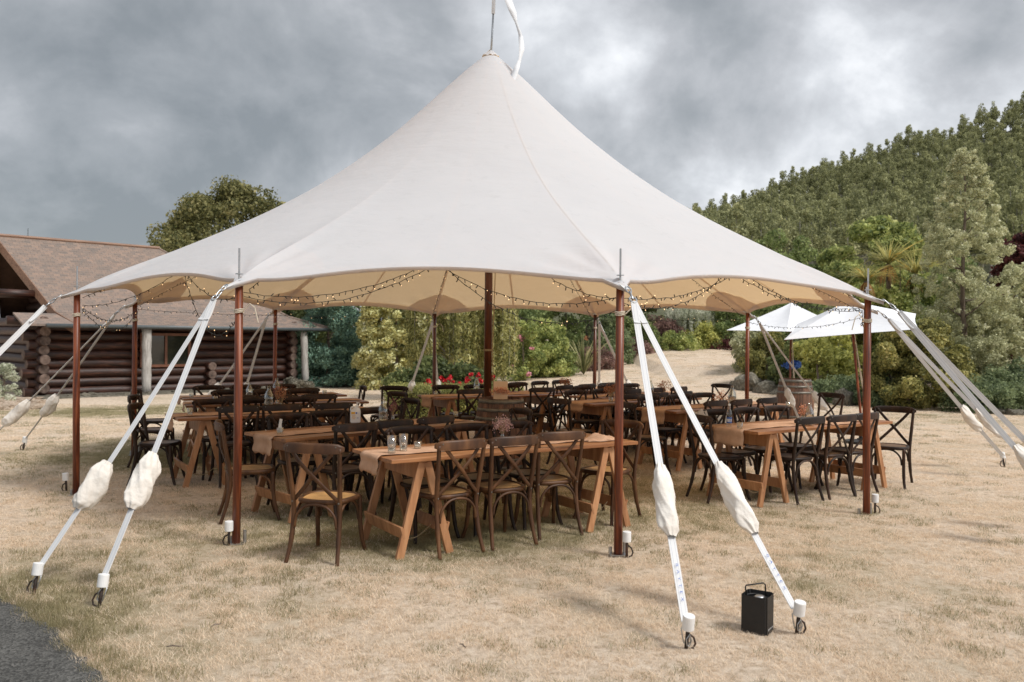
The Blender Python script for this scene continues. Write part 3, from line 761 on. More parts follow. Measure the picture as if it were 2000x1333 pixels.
for k in range(10):
    a = pang(k); P0 = pole_xy(k); rad = Vector((math.cos(a), math.sin(a), 0))
    tip = canopy_pt(a, edge_t(a)) ; tip.z = 2.07
    shk = tip + rad*.10 + Vector((0, 0, -.045))
    # chain or shackle from the canvas tip
    mb = MB(); side = rad.cross(Vector((0, 0, 1)))
    dn = (rad*.9 + Vector((0, 0, -.75))).normalized()
    mb.tube(ring_pts(tip + dn*.035, dn, side, .045, .02), .005, 6, cap=False)
    mb.tube(ring_pts(tip + dn*.105, dn, side*.3 + rad.cross(dn).normalized()*.2 + Vector((0, 0, .5)), .045, .03), .006, 6, cap=False)
    mb.tube(ring_pts(tip + dn*.16, dn, side, .035, .026), .007, 6, cap=False)
    tb(mb).build('shackle', Mt['steel'], tent, smooth=True)
    mb = MB(); mb.bar(P0 + Vector((0, 0, 2.145)) - rad*.10, tip + dn*.03, .055, .006, up=rad.cross(Vector((0, 0, 1))).cross(dn)); tb(mb).build('tip_webbing', Mt['strap'], tent)
    st = tip + dn*.18
    for m_ in range(2):
        e = SPECIAL.get((k, m_)) or out_pt(k, 1.95, (-R(14) if m_ == 0 else R(14)) + R(rnd.uniform(-2, 2)))
        ez = terr(e.x, e.y)
        hook = Vector((e.x, e.y, ez + .115)) + (st - e).normalized()*.03
        f0, f1 = FR.get((k, m_), (.62, .80))
        f0 += rnd.uniform(-.015, .015)
        me, x, y, z = strap_mesh(st, hook, .048, twist=rnd.uniform(-.3, .3) + (10 if k in (2, 3, 9) else 0)); so_ = link('guy_strap', me, tent)
        A = st.lerp(hook, f0); B = st.lerp(hook, f1)
        sleeve(A, B, 11*k + m_, 1.0 if k in (0, 1) else .95, so_)
        # sewn overlap near the top
        me2, *_ = strap_mesh(st.lerp(hook, .0), st.lerp(hook, .09), .048, .010); o2 = link('stitched_end', me2, so_)
        if k == 1:
            # brand print running down the lower part of the strap
            T = bpy.data.curves.new('print', 'FONT'); T.body = 'BAYTEX'; T.size = .036; T.space_character = 2.1; T.align_x = 'CENTER'; T.align_y = 'CENTER'
            to = bpy.data.objects.new('t', T); C.objects.link(to); bpy.context.view_layer.update()
            mt = bpy.data.meshes.new_from_object(to.evaluated_get(bpy.context.evaluated_depsgraph_get())); bpy.data.objects.remove(to)
            mt.materials.clear(); mt.materials.append(Mt['blue'])
            zz = (hook-st).normalized(); cpos = st.lerp(hook, .905)
            view = (cpos - Vector((0, 0, CAM_H))).normalized()
            xx = x.copy(); nn = zz.cross(xx).normalized()
            if nn.dot(view) > 0: nn = -nn
            yy = nn.cross(zz)
            Mx = Matrix((zz, yy, nn)).transposed().to_4x4(); Mx.translation = cpos + nn*.012 + off - Vector((0, 0, .004))
            to = link('strap_lettering', mt, so_); to.matrix_local = Mx; to.scale = (1, .62, 1)
        lab = STK.get((k, m_)) or ('white capped stake, %s of the %s' % ('left strap' if m_ == 0 else 'right strap', NEAR[k]))
        if k in (2, 3, 9, 8, 0, 1) or True:
            tl = R(10)
            place_stake(e, lab, (-math.sin(a)*tl, math.cos(a)*tl), 'a', rz=0 if k == 1 else PI if k in (0, 8, 9) else rnd.uniform(0, 6), s=1.0)
for px, py, lab in ((130, 960, 'white capped stake standing just left of the leftmost pole foot'), (447, 1066, 'white capped stake just left of the front left pole foot'),
                    (1224, 1088, 'white capped stake touching the right side of the front right pole foot'), (1709, 1005, 'white capped stake just right of the right hand front pole foot')):
    place_stake(at(px, py), lab, (0, R(4 if px == 130 else 0)), 'b', rz=PI if px < 500 else 0, s=1.0)

# ------------------------------------------------------------ fairy lights
def light_string(P, label, n_b, seed):
    r = random.Random(seed); mb = MB(); pts = [Vector(p) for p in P]
    dens = []
    for i in range(len(pts)-1):
        k = max(2, int((pts[i+1]-pts[i]).length/.05))
        for j in range(k): dens.append(pts[i].lerp(pts[i+1], j/k) + Vector((r.uniform(-.003, .003), r.uniform(-.003, .003), r.uniform(-.005, .005))))
    dens.append(pts[-1])
    root = thing('fairy_light_string', label, 'string lights', dens[0], 0, 'black fairy light strings under the tent')
    o0 = dens[0]
    mb.tube([p-o0 for p in dens], .0028, 5); 
    st = MB(); bb = MB(); gap = max(1, len(dens)//n_b)
    for i in range(1, len(dens)-1, gap):
        p = dens[i]-o0; d = Vector((r.uniform(-1, 1), r.uniform(-1, 1), r.choice((-1, -1, -1, .8))*r.uniform(.5, 1.2))).normalized()
        st.bar(p, p+d*.030, .006, .006); 
        if r.random() < .32: bb.lathe([(.003, 0), (.0038, .005), (.0, .010)], 6, p+d*.034)
    mb.build('cable', Mt['cable'], root); tag(st.build('bulb_stem', Mt['cable'], root), kind='stuff')
    tag(bb.build('bulb', Mt['bulb'], root), kind='stuff')
def cat(a, b, sag, n=14):
    a = Vector(a); b = Vector(b)
    return [a.lerp(b, i/n) + Vector((0, 0, -4*sag*(i/n)*(1-i/n))) for i in range(n+1)]
def hk(k, z=2.0):
    p = pole_xy(k); d = (TC-p); d.z = 0; d.normalize(); return p + d*.05 + Vector((0, 0, z))
def hm(k, f=.5, t=.03, dz=-.03):
    phi = pang(k) + PI/5*f; q = canopy_pt(phi, edge_t(phi)+t); return q + Vector((0, 0, dz))
L_ = 'fairy light cable '
def sh(t): return t
light_string(cat(hk(9, 1.97), hm(9, .5), .10) + cat(hm(9, .5), hk(0, 2.0), .13)[1:], L_+'from the leftmost pole by the canvas edge to the front left pole', 26, 1)
light_string(cat(hk(9, 1.95), hk(8, 2.04), .16), L_+'sagging between the leftmost pole and the left rear pole', 26, 2)
light_string(cat(hk(9, 1.93), hk(8, 2.0), .24), L_+'hanging lowest between the leftmost and left rear poles', 22, 3)
light_string(cat(hm(9, .5), hk(0, 1.90), .40), L_+'hanging in one deep loose swag left of the front left pole', 20, 4)
light_string(cat(hk(0, 2.02), hm(0, .5), .13) + cat(hm(0, .5), hk(1, 2.0), .17)[1:], L_+'between both front poles, upper strand', 40, 5)
light_string(cat(hk(0, 1.99), hm(0, .52), .17) + cat(hm(0, .52), hk(1, 1.90), .27)[1:], L_+'between both front poles, lower strand', 36, 6)
light_string(cat(hm(0, .80), hk(1, 1.99), .06), L_+'short strand meeting the front right pole from the left', 14, 7)
light_string(cat(hk(1, 2.0), hm(1, .55), .10) + cat(hm(1, .55), hk(2, 2.0), .13)[1:], L_+'from the front right pole to the next pole right, upper strand', 40, 8)
light_string(cat(hk(1, 1.97), hm(1, .50), .17) + cat(hm(1, .50), hk(2, 1.97), .12)[1:], L_+'from the front right pole to the next pole right, lower strand', 34, 9)
light_string(cat(hk(2, 1.97), hk(3, 2.0), .12), L_+'between the two poles at the right end of the tent', 14, 10)
light_string(cat(hk(3, 1.98), hk(4, 1.98), .12), L_+'between the right rear pole and back right pole', 26, 11)
for k in range(4, 8):
    light_string(cat(hk(k, 2.02), hk(k+1, 2.02), .02+.05*(k == 5)), L_+'along the back hem from the %s' % NEAR[k], 26, 12+k)
for k in (0, 3, 4, 5, 6, 8, 9, 2):
    P_ = [canopy_pt(pang(k)+.012, t) + Vector((0, 0, -.09)) for t in np.linspace(.01, .93, 30)]
    light_string(P_, L_+'climbing to the peak from the %s' % NEAR[k], 60, 30+k)
# bundle of spare lights tied to a back pole
p = hk(5, 1.80) + Vector((-.10, -.04, 0)); root = thing('cable_bundle', 'dark bundle of spare fairy light cable tied to a back pole', 'cable', p)
mb = MB()
for i in range(6):
    mb.tube(ring_pts((rnd.uniform(-.03, .03), rnd.uniform(-.03, .03), 0), Vector((1, .2, 0)).normalized(), Vector((0, .3, 1)).normalized(), .06, .12 + .01*i), .004, 6, cap=False)
mb.tube([(.12, .03, .02), (.0, 0, .04)], .004, 6)
mb.build('coil', Mt['cable'], root); mb = MB(); mb.box((-.05, -.01, -.12), (.07, .05, .08), Euler((.2, .3, .4)).to_matrix()); mb.build('battery_box', Mt['linen'], root, bevel=.008)

# ------------------------------------------------------------ chairs
def bez(pts, n=8):
    out = []
    for i in range(len(pts)-1):
        p0 = Vector(pts[max(i-1, 0)]); p1 = Vector(pts[i]); p2 = Vector(pts[i+1]); p3 = Vector(pts[min(i+2, len(pts)-1)])
        for j in range(n):
            t = j/n; out.append(.5*((2*p1)+(-p0+p2)*t+(2*p0-5*p1+4*p2-p3)*t*t+(-p0+3*p1-3*p2+p3)*t**3))
    out.append(Vector(pts[-1])); return out
def make_chair(wood, cane, label):
    t = thing('crossback_chair', label, 'chair')
    # seat, forward is +Y
    def outline(s, z, n=28):
        o = []
        for i in range(n):
            a = 2*PI*i/n; c, sn = math.cos(a), math.sin(a)
            k = (abs(c)**3.2 + abs(sn)**3.2)**(-1/3.2)
            y = k*sn*.205*s; x = k*c*(.205 + .022*(sn))*s
            o.append((x, y, z))
        return o
    mb = MB(); rows = [outline(.98, .432), outline(1.02, .440), outline(1.03, .455), outline(1.0, .466), outline(.90, .468), outline(.87, .461), outline(.87, .438), outline(.98, .432)]
    for r_ in rows: r_.append(r_[0])
    mb.grid(rows); sf = mb.build('seat', wood, t, smooth=True)
    mb = MB(); rows = []
    for s, z in ((.875, .460), (.6, .4575), (.3, .456), (.02, .4555)):
        r_ = outline(s, z); r_.append(r_[0]); rows.append(r_)
    mb.grid(rows); mb.build('cane_panel', cane, sf, smooth=True)
    for sx in (-1, 1):
        mb = MB(); mb.tube(bez([(sx*.205, .235, 0), (sx*.188, .205, .10), (sx*.180, .180, .25), (sx*.178, .172, .445)], 5), [.0155]*6+[.018]*10, 10); mb.build('leg', wood, t, smooth=True)
        mb = MB(); mb.tube(bez([(sx*.205, -.275, 0), (sx*.190, -.225, .16), (sx*.185, -.195, .34), (sx*.188, -.198, .47), (sx*.200, -.232, .66), (sx*.212, -.262, .86)], 5), [.0155]*5+[.0185]*16+[.0165]*5, 10); mb.build('back_leg', wood, t, smooth=True)
    # curved top rail, bows backwards
    mb = MB(); rows = []
    for i in range(17):
        u = -1+2*i/16; x = u*.232; yb = -.262 - .050*(1-u*u) + .012*abs(u)**6
        hh = .038*(1-.25*abs(u)**8); zc = .862 - .006*abs(u)**3
        ring = [(x, yb-.012, zc-hh), (x, yb-.013, zc+hh*.6), (x, yb-.006, zc+hh), (x, yb+.006, zc+hh), (x, yb+.012, zc+hh*.6), (x, yb+.011, zc-hh*.9), (x, yb, zc-hh)]
        if abs(u) == 1: ring = [(p[0]+.012*u, yb + (p[1]-yb)*.5, zc+(p[2]-zc)*.55) for p in ring]
        ring.append(ring[0]); rows.append(ring)
    mb.grid(rows); mb.f.append(tuple(range(7))[::-1]); n0 = 16*8; mb.f.append(tuple(n0+i for i in range(7)))
    mb.build('top_rail', wood, t, smooth=True)
    for sx in (-1, 1):
        dy = .007*sx
        P = bez([(sx*.190, -.262+dy, .872), (sx*.10, -.275+dy, .76), (0, -.262+dy, .655), (-sx*.10, -.225+dy, .545), (-sx*.176, -.203+dy, .468)], 5)
        mb = MB(); mb.tube(P, .016, 8, flat=.42, up=(0, 1, 0)); mb.build('cross_brace', wood, t, smooth=True)
    # bentwood arches under the seat
    def arch(a, b, name='arch_brace'):
        a = Vector(a); b = Vector(b); m_ = (a+b)/2
        P = bez([a + Vector((0, 0, -.0)), a.lerp(b, .05) + Vector((0, 0, .09)), a.lerp(b, .24) + Vector((0, 0, .155)), m_ + Vector((0, 0, .172)), a.lerp(b, .76) + Vector((0, 0, .155)), a.lerp(b, .95) + Vector((0, 0, .09)), b], 4)
        mb = MB(); mb.tube(P, .0105, 8); mb.build(name, wood, t, smooth=True)
    arch((-.168, -.212, .262), (.168, -.212, .262)); arch((-.160, .188, .262), (.160, .188, .262))
    arch((-.178, -.192, .262), (-.172, .165, .262)); arch((.178, -.192, .262), (.172, .165, .262))
    for sx in (-1, 1):
        for (X, Y, Z) in ((.19, -.285, .872), (.186, -.2175, .452)):
            mb = MB(); mb.lathe([(.007, 0), (.006, .003), (0, .004)], 8)
            mb.v = [Vector((sx*X + v.x, Y - v.z, Z + v.y)) for v in mb.v]; mb.build('screw', Mt['hoop'], t)
    return t
chair_d = make_chair(Mt['chair'], Mt['cane_shaded'], 'x'); chair_l = make_chair(Mt['chair_l'], Mt['cane'], 'x')
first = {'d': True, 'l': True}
def chair(back, fwd, label, kind='d', group=None):
    """back: ground point under the top rail; fwd: facing direction"""
    src = chair_d if kind == 'd' else chair_l
    o = src if first[kind] else copy_tree(src); first[kind] = False
    f = Vector((fwd[0], fwd[1], 0)).normalized(); c = Vector((back[0], back[1], 0)) + f*.25
    o.location = (c.x, c.y, terr(c.x, c.y)); o.rotation_euler = (0, 0, math.atan2(f.y, f.x) - PI/2)
    o['label'] = label
    o['group'] = group or 'dark crossback chairs set around the trestle tables'
    return o

# ------------------------------------------------------------ trestle tables
def make_table(label, length=2.4, width=.76):
    """origin: near-left corner on the ground, +X along the near edge, +Y away"""
    t = thing('trestle_table', label, 'table', group='trestle tables under the tent')
    H = .762; th = .030
    nb = 4; w = width/nb
    for i in range(nb):
        mb = MB(); e0 = rnd.uniform(-.004, .004); mb.box((length/2+e0, w*(i+.5), H-th/2 + rnd.uniform(-.0008, .0008)), (length, w-.0025, th)); mb.build('plank', Mt['table'], t, bevel=.004)
    for x in (.30, length-.30):
        mb = MB(); mb.box((x, width/2, H-th-.020), (.07, width*.86, .038)); mb.build('batten', Mt['trestle'], t, bevel=.003)
        mb = MB(); mb.box((x-.045, width/2, H-th-.075), (.020, width*.80, .13)); mb.build('head_rail', Mt['trestle'], t, bevel=.003)
        mb = MB(); mb.box((x+.045, width/2, H-th-.075), (.020, width*.80, .13)); mb.build('head_rail', Mt['trestle'], t, bevel=.003)
        for s in (-1, 1):
            for y in (.06, width-.06):
                yo = -.02 if y < .3 else .02
                mb = MB(); mb.bar((x+s*.215, y+yo, 0), (x+s*.022, y, H-th-.01), .034, .062, up=(1, 0, .2)); mb.build('leg', Mt['trestle'], t, bevel=.003)
            mb = MB(); zz = .20; xx = x + s*(.215 - .193*zz/.72) + s*.027
            mb.box((xx, width/2, zz), (.020, width*.93, .095), Euler((0, s*.26, 0)).to_matrix()); mb.build('cross_rail', Mt['trestle'], t, bevel=.003)
        mb = MB(); mb.tube(bez([(x-.19, width*.35, .2), (x-.08, width*.35, .11), (x+.05, width*.36, .10), (x+.19, width*.36, .2)], 5), .004, 6); mb.build('rope', Mt['twine'], t)
    return t
TABLES = {}
first_table = [None]
def table(key, nl, nr, label, width=.76, dz=0, length=2.4, nick=''):
    a = at(nl[0], nl[1], .76); b = at(nr[0], nr[1], .76)
    ang = math.atan2(b.y-a.y, b.x-a.x)
    if first_table[0] is None: t = make_table(label); first_table[0] = t
    else: t = copy_tree(first_table[0])
    t.location = (a.x, a.y, 0); t.rotation_euler = (0, 0, ang); t['label'] = label
    t.scale = (length/2.4, width/.76, 1)
    TABLES[key] = (a.xy, ang, length, width, nick)
    return t
def tp(key, u, v, z=0):
    (ax, ay), ang, Ln, w, n = TABLES[key]; c, s = math.cos(ang), math.sin(ang)
    return Vector((ax + c*u - s*v, ay + s*u + c*v, z))
def tdir(key, u, v):
    ang = TABLES[key][1]; c, s = math.cos(ang), math.sin(ang); return (c*u - s*v, s*u + c*v)
table(1, (765, 900), (1258, 862), 'frontmost trestle table holding two glasses of water and a long linen runner', nick='frontmost table')
table(2, (558, 859), (971, 823), 'trestle table holding the white plastic jug, second row from the front', nick='table with the white jug')
table(3, (348, 819), (736, 803), 'trestle table behind the jug table with a big glass carafe', nick='big carafe table')
table(4, (363, 793), (722, 785), 'left trestle table between the big carafe table and the rearmost left table', nick='second rear left table')
table(5, (358, 780), (672, 772), 'rearmost trestle table on the left, nearest the log cabin', nick='table nearest the log cabin')
table(6, (1481, 845), (1738, 824), 'trestle table on the right holding the blue labelled water bottle', length=2.3, nick='blue bottle table')
table(7, (1321, 805), (1560, 789), 'right trestle table just behind the one with the blue labelled bottle', nick='second right table')
table(8, (1161, 791), (1399, 776), 'trestle table with a brown dried flower vase behind the front right pole', nick='brown flower table')
table(10, (852, 778), (1110, 771), 'back trestle table behind the centre pole with a hanging runner end', length=2.2, nick='table behind the centre pole')
table(11, (1178, 779), (1390, 766), 'trestle table with a straw flower vase in the third row on the right', nick='third right table')
table(12, (1050, 770), (1250, 757), 'rearmost trestle table towards the sloping lawn with a reddish flower vase', nick='rearmost right table')
ORD = ['leftmost', 'second from left', 'third from left', 'rightmost']
def row(key, us, side, v=None, kinds=None, jit=.03):
    Ln, w, nick = TABLES[key][2:]
    for i, u in enumerate(us):
        vv = (v if v is not None else (-.14 if side == 'near' else w+.14))
        if isinstance(vv, (list, tuple)): vv = vv[i]
        p = tp(key, u + rnd.uniform(-jit, jit), vv + rnd.uniform(-jit, jit))
        f = tdir(key, rnd.uniform(-.06, .06), 1 if side == 'near' else -1)
        o_ = ('leftmost' if i == 0 else 'rightmost' if i == len(us)-1 else 'middle') if len(us) == 3 else ('left' if i == 0 else 'right') if len(us) == 2 else ORD[i]
        chair(p, f, 'dark chair, %s on the %s side of the %s' % (o_, side, nick), kinds[i] if kinds else 'd')
# table 1
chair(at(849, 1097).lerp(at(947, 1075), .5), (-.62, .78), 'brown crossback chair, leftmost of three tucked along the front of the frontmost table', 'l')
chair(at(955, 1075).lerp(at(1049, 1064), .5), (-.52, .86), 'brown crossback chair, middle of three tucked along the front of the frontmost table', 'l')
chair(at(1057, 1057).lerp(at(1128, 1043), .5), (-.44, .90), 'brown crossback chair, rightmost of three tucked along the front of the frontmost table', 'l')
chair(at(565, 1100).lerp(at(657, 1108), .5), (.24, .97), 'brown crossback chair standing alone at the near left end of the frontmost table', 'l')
row(1, (.62, 1.12, 1.62), 'far', .90)
chair((1.05, 8.10), (-.62, -.78), 'brown crossback chair pushed in at the far right end of the frontmost table', 'l')
# table 2
row(2, (.52, .98, 1.52), 'near', (-.26, -.25, -.19), 'ddd')
row(2, (.55, 1.05, 1.6), 'far', .92)
chair((-2.62, 7.70), (.9, .35), 'brown crossback chair at the left end of the jug table beside the front left pole', 'l')
chair((.10, 9.35), (-.85, -.5), 'dark crossback chair at the right end of the jug table beside the barrel', 'd')
row(3, (.62, 1.12, 1.66), 'near', -.16); row(3, (.6, 1.1, 1.6), 'far')
chair((-4.22, 9.55), (.99, .08), 'dark crossback chair facing right at the left end of the big carafe table', 'd')
chair((-1.28, 10.7), (-.8, -.6), 'dark crossback chair at the right end of the big carafe table', 'd')
row(4, (.62, 1.15, 1.68), 'near'); row(4, (.6, 1.12, 1.62), 'far')
chair((-4.82, 10.85), (.98, .15), 'dark crossback chair at the left end of the second rear left table', 'd')
chair((-1.62, 12.0), (-.7, -.7), 'dark crossback chair at the right end of the second rear left table', 'd')
row(5, (.6, 1.15, 1.7), 'near'); row(5, (.5, 1.05, 1.6), 'far')
chair((-5.3, 12.0), (.98, .15), 'dark crossback chair at the left end of the table nearest the cabin', 'd')
chair((-2.35, 13.3), (-.9, -.3), 'dark crossback chair seen edge on at the right end of the table nearest the cabin', 'd')
chair((-1.85, 13.35), (-.3, -.95), 'dark crossback chair standing loose in front of the clipped hedge', 'd')
# right hand tables
row(6, (.72, 1.22, 1.68), 'near', -.10); row(6, (.45, .95, 1.5), 'far', .95)
chair((1.97, 8.85), (.94, .33), 'dark crossback chair at the left end of the right table with the blue labelled bottle', 'd')
chair((4.56, 10.1), (-.55, -.83), 'dark crossback chair at the far right end, rightmost chair of all', 'd')
row(7, (.55, 1.08, 1.6), 'near', -.16); row(7, (.5, 1.05, 1.6), 'far')
chair((1.45, 10.5), (.9, .25), 'dark crossback chair at the left end of the second right table', 'd')
chair((4.75, 12.6), (-.85, -.5), 'dark crossback chair at the right end of the second right table', 'd')
row(8, (.6, 1.15, 1.7), 'near'); row(8, (.55, 1.1, 1.65), 'far')
chair((.62, 11.05), (.8, .6), 'dark crossback chair standing at the left end of the brown flower table', 'd')
row(10, (.5, 1.75), 'near'); row(10, (.55, 1.1, 1.7), 'far')
row(11, (.5, 1.1, 1.7), 'near'); row(11, (.5, 1.1, 1.7), 'far')
chair((3.7, 14.9), (-.8, -.6), 'dark crossback chair at the right end of the third right table', 'd')
row(12, (.5, 1.1, 1.7), 'near'); row(12, (.5, 1.1, 1.7), 'far')

# ------------------------------------------------------------ runners and things on the tables
def runner(key, drop, label, v0=None, w=.34, uend=None, seed=0):
    (ax, ay), ang, Ln, wd, nick = TABLES[key]; r = random.Random(seed)
    v0 = v0 if v0 is not None else (wd-w)/2
    uend = uend or Ln-.05; n = 60; m = 8; rows = []
    prof_ = [(-.012, .764-drop + .0)] + [(-.014 - .006*math.sin(i*1.1), .764 - drop*(1-i/8)) for i in range(1, 8)] + [(-.012, .755), (-.004, .766)]
    for i, (u, z) in enumerate(prof_):
        rows.append([tp(key, u + .006*math.sin(j*1.7+seed)*(1-i/10) - .012*math.sin(j*.9+seed)*(1-i/10), v0 + w*j/m + (.02*math.sin(seed)*(1-i/10) if i < 8 else 0), z + (0.012*math.sin(j*2.3+seed) if i == 0 else 0)) for j in range(m+1)])
    for i in range(n+1):
        u = .02 + (uend-.02)*i/n; wv = .012*math.sin(u*3.1+seed)
        rows.append([tp(key, u, v0 + wv + w*j/m, .7655 + .0022*abs(math.sin(u*5+seed+j*.8)) + (.006*abs(math.sin(u*9+seed)) if j in (0, m) else 0)) for j in range(m+1)])
    mb = MB(); mb.grid(rows); o = mb.build('table_runner', Mt['linen'], smooth=True); sm = o.modifiers.new('s', 'SOLIDIFY'); sm.thickness = .0015; sm.offset = 1
    tag(o, label, 'table runner', 'linen runners on the trestle tables'); return o
runner(1, .15, 'pale linen runner along the frontmost table, hanging over its left end', seed=1, uend=2.0)
runner(2, .17, 'pale linen runner on the white jug table hanging over its left end', seed=2)
runner(3, .16, 'linen runner on the left table with the big carafe', seed=3)
runner(4, .10, 'linen runner on the left table second from the back', seed=4)
runner(5, .10, 'linen runner on the table nearest the log cabin', seed=5)
runner(6, .17, 'brown linen runner hanging wide over the end of the blue labelled bottle table', seed=6, w=.40)
runner(7, .18, 'brown linen runner hanging over the end of the second right table', seed=7, w=.40)
runner(8, .12, 'brown linen runner with a pointed corner on the brown flower table', seed=8, w=.36)
runner(10, .17, 'long linen runner end hanging from the table behind the centre pole', seed=10, w=.40)
runner(11, .05, 'linen runner on the third right table', seed=11); runner(12, .05, 'linen runner on the rearmost right table', seed=12)
TZ = .7685
def on(px, py): return at(px, py, TZ)
def drink_glass(p, label, h=.135, r=.036, water=.5, cat_='glass', group=None):
    t = thing('drinking_glass', label, cat_, (p.x, p.y, TZ), rnd.uniform(0, 3), group)
    mb = MB(); mb.lathe([(r*.82, 0), (r*.86, .004), (r, h), (r-.003, h), (r*.84-.003, .014), (0, .012)], 24); mb.build('glass_body', Mt['glass'], t, smooth=True)
    if water: mb = MB(); rb = r*.83-.0035; mb.lathe([(rb*.98, .0145), (rb+(r-rb)*.5*water, h*water), (0, h*water)], 24); mb.build('water', Mt['water'], t, smooth=True)
    return t
def votive(p, label):
    t = thing('candle_holder', label, 'candle holder', (p.x, p.y, TZ), 0, 'small glass candle holders on the tables')
    mb = MB(); mb.lathe([(.026, 0), (.029, .004), (.031, .058), (.028, .058), (.026, .012), (0, .012)], 20); mb.build('glass_cup', Mt['glass'], t, smooth=True)
    mb = MB(); mb.lathe([(.024, .0125), (.024, .026), (0, .026)], 16); mb.build('candle', Mt['wax'], t)
    return t
def carafe(p, label, s=1.0, water=.6):
    t = thing('glass_carafe', label, 'carafe', (p.x, p.y, TZ), 0, 'glass carafes of water on the tables'); t.scale = (s, s, s)
    mb = MB(); mb.lathe([(.044, 0), (.049, .006), (.050, .12), (.044, .16), (.026, .195), (.018, .215), (.018, .245), (.021, .25), (.017, .25), (.0145, .215), (.022, .193), (.041, .156), (.046, .12), (.045, .010), (0, .008)], 24); mb.build('bottle_glass', Mt['glass'], t, smooth=True)
    mb = MB(); mb.lathe([(.0445, .011), (.0455, .12*water/.6), (0, .12*water/.6)], 20); mb.build('water', Mt['water'], t, smooth=True)
    return t
def vase(p, label, col, s=1.0, spread=.07, hh=.16, seed=0, n=60, jar=False, bl=.012):
    r = random.Random(seed); t = thing('flower_vase', label, 'vase', (p.x, p.y, TZ), 0, 'little glass vases of dried flowers on the tables')
    rr = .032 if jar else .019; hv = .10 if jar else .075
    mb = MB(); mb.lathe([(rr*.9, 0), (rr, .005), (rr, hv*.62), (rr*.55, hv*.80), (rr*.55, hv), (rr*.5, hv), (rr*.45, hv*.8), (rr*.88, hv*.6), (rr*.88, .01), (0, .008)], 18); mb.build('bottle_glass', Mt['glass'], t, smooth=True)
    st = MB(); fl = MB()
    for i in range(n):
        a = r.uniform(0, 6.28); d = spread*math.sqrt(r.random()); h = hv + hh*r.uniform(.45, 1.0) - d*.5
        tip = Vector((d*math.cos(a), d*math.sin(a), h)); mid = Vector((tip.x*.35, tip.y*.35, hv+.02))
        if i % 2 == 0: st.tube([(0, 0, .03), mid, tip], .0011, 4, cap=False)
        for q in range(5):
            c = tip + Vector((r.gauss(0, bl*.7), r.gauss(0, bl*.7), r.gauss(-bl*.4, bl)))
            M = Euler((r.uniform(0, 6), r.uniform(0, 6), r.uniform(0, 6))).to_matrix(); k = r.uniform(.5, 1)*bl
            b0 = len(fl.v); fl.v += [c + M @ Vector(x) for x in ((-k*.5, 0, 0), (0, -k*.35, k*.12), (k*.6, 0, 0), (0, k*.35, k*.12))]; fl.f.append((b0, b0+1, b0+2, b0+3))
    st.build('stems', Mt['twine'], t); tag(fl.build('flower_heads', col, t), kind='stuff')
    return t
drink_glass(on(765, 885), 'tall glass half full of water, left of the two on the frontmost table', group='two tall water glasses')
drink_glass(on(788, 881), 'tall glass half full of water, right of the two on the frontmost table', group='two tall water glasses')
votive(on(791, 877) + Vector((.10, .03, 0)), 'small glass candle holder beside the two water glasses')
vase(on(981, 861), 'little glass vase of pink dried flowers on the frontmost table', Mt['flower_p'], spread=.085, hh=.15, seed=4, n=110, bl=.016)
def lump(p, sx, sy, sz, ang, label, name, mat, cat_, seed=0, lift=TZ):
    mb = MB(); rows = []; n = 22; m = 14
    for i in range(n+1):
        u = i/n*2-1; rr = []
        for j in range(m+1):
            v = j/m*2-1
            h = sz*max(0, 1-abs(u)**2.4)**.8*max(0, 1-v*v)**.6*(.65+.35*math.sin(u*6+seed+v*2))
            rr.append((u*sx*(1+.1*math.sin(v*5+seed)), v*sy*(1+.2*math.sin(u*4+seed)), .001 + h*(1+.25*math.sin(v*9+u*7))))
        rows.append(rr)
    mb.grid(rows); o = mb.build(name, mat, smooth=True); o.location = (p.x, p.y, lift); o.rotation_euler = (0, 0, ang); sm = o.modifiers.new('s', 'SOLIDIFY'); sm.thickness = .002; sm.offset = 1
    return tag(o, label, cat_)
lump(on(1170, 860), .17, .085, .055, .5, 'rumpled linen napkin near the right end of the frontmost table', 'linen_napkin', Mt['linen'], 'napkin', 2)
lump(on(1640, 828), .17, .07, .035, .5, 'rumpled orange brown cloth on the right table beside the pole', 'linen_napkin', Mt['linen'], 'napkin', 5)
lump(on(1052, 766), .16, .08, .06, .5, 'crumpled runner cloth bunched on the table right of the barrel', 'linen_napkin', Mt['linen'], 'napkin', 7)
p = on(547, 848); votive(p, 'small glass with a folded paper on the white jug table')
mb = MB()
mb.box((0, 0, .085), (.026, .004, .11), Euler((.12, .15, .3)).to_matrix()); mb.box((.004, .006, .07), (.02, .004, .09), Euler((-.1, -.1, .5)).to_matrix())
o = mb.build('folded_paper', Mt['paper'], bevel=.001); o.location = (p.x, p.y, TZ); tag(o, 'cream folded paper standing in a small glass on the jug table', 'paper')
# white jug
p = on(694, 826); j = thing('plastic_jug', 'white plastic pump jug with an orange and blue label', 'jug', (p.x, p.y, TZ), R(8))
bm = bmesh.new(); bmesh.ops.create_cube(bm, size=1); bmesh.ops.scale(bm, vec=(.105, .075, .125), verts=bm.verts); bmesh.ops.translate(bm, vec=(0, 0, .0625), verts=bm.verts)
top = [f for f in bm.faces if f.normal.z > .9]; ex = bmesh.ops.extrude_face_region(bm, geom=top); vs = [v for v in ex['geom'] if isinstance(v, bmesh.types.BMVert)]
for v in vs: v.co = Vector((v.co.x*.45 + .018, v.co.y*.5, .163))
for f in top:
    if f.is_valid: bmesh.ops.delete(bm, geom=[f], context='FACES_ONLY')
bmesh.ops.bevel(bm, geom=list(bm.edges), offset=.008, segments=2, affect='EDGES'); bmesh.ops.recalc_face_normals(bm, faces=bm.faces)
me = bpy.data.meshes.new('jug_body'); bm.to_mesh(me); me.materials.append(Mt['jug']); link('jug_body', me, j)
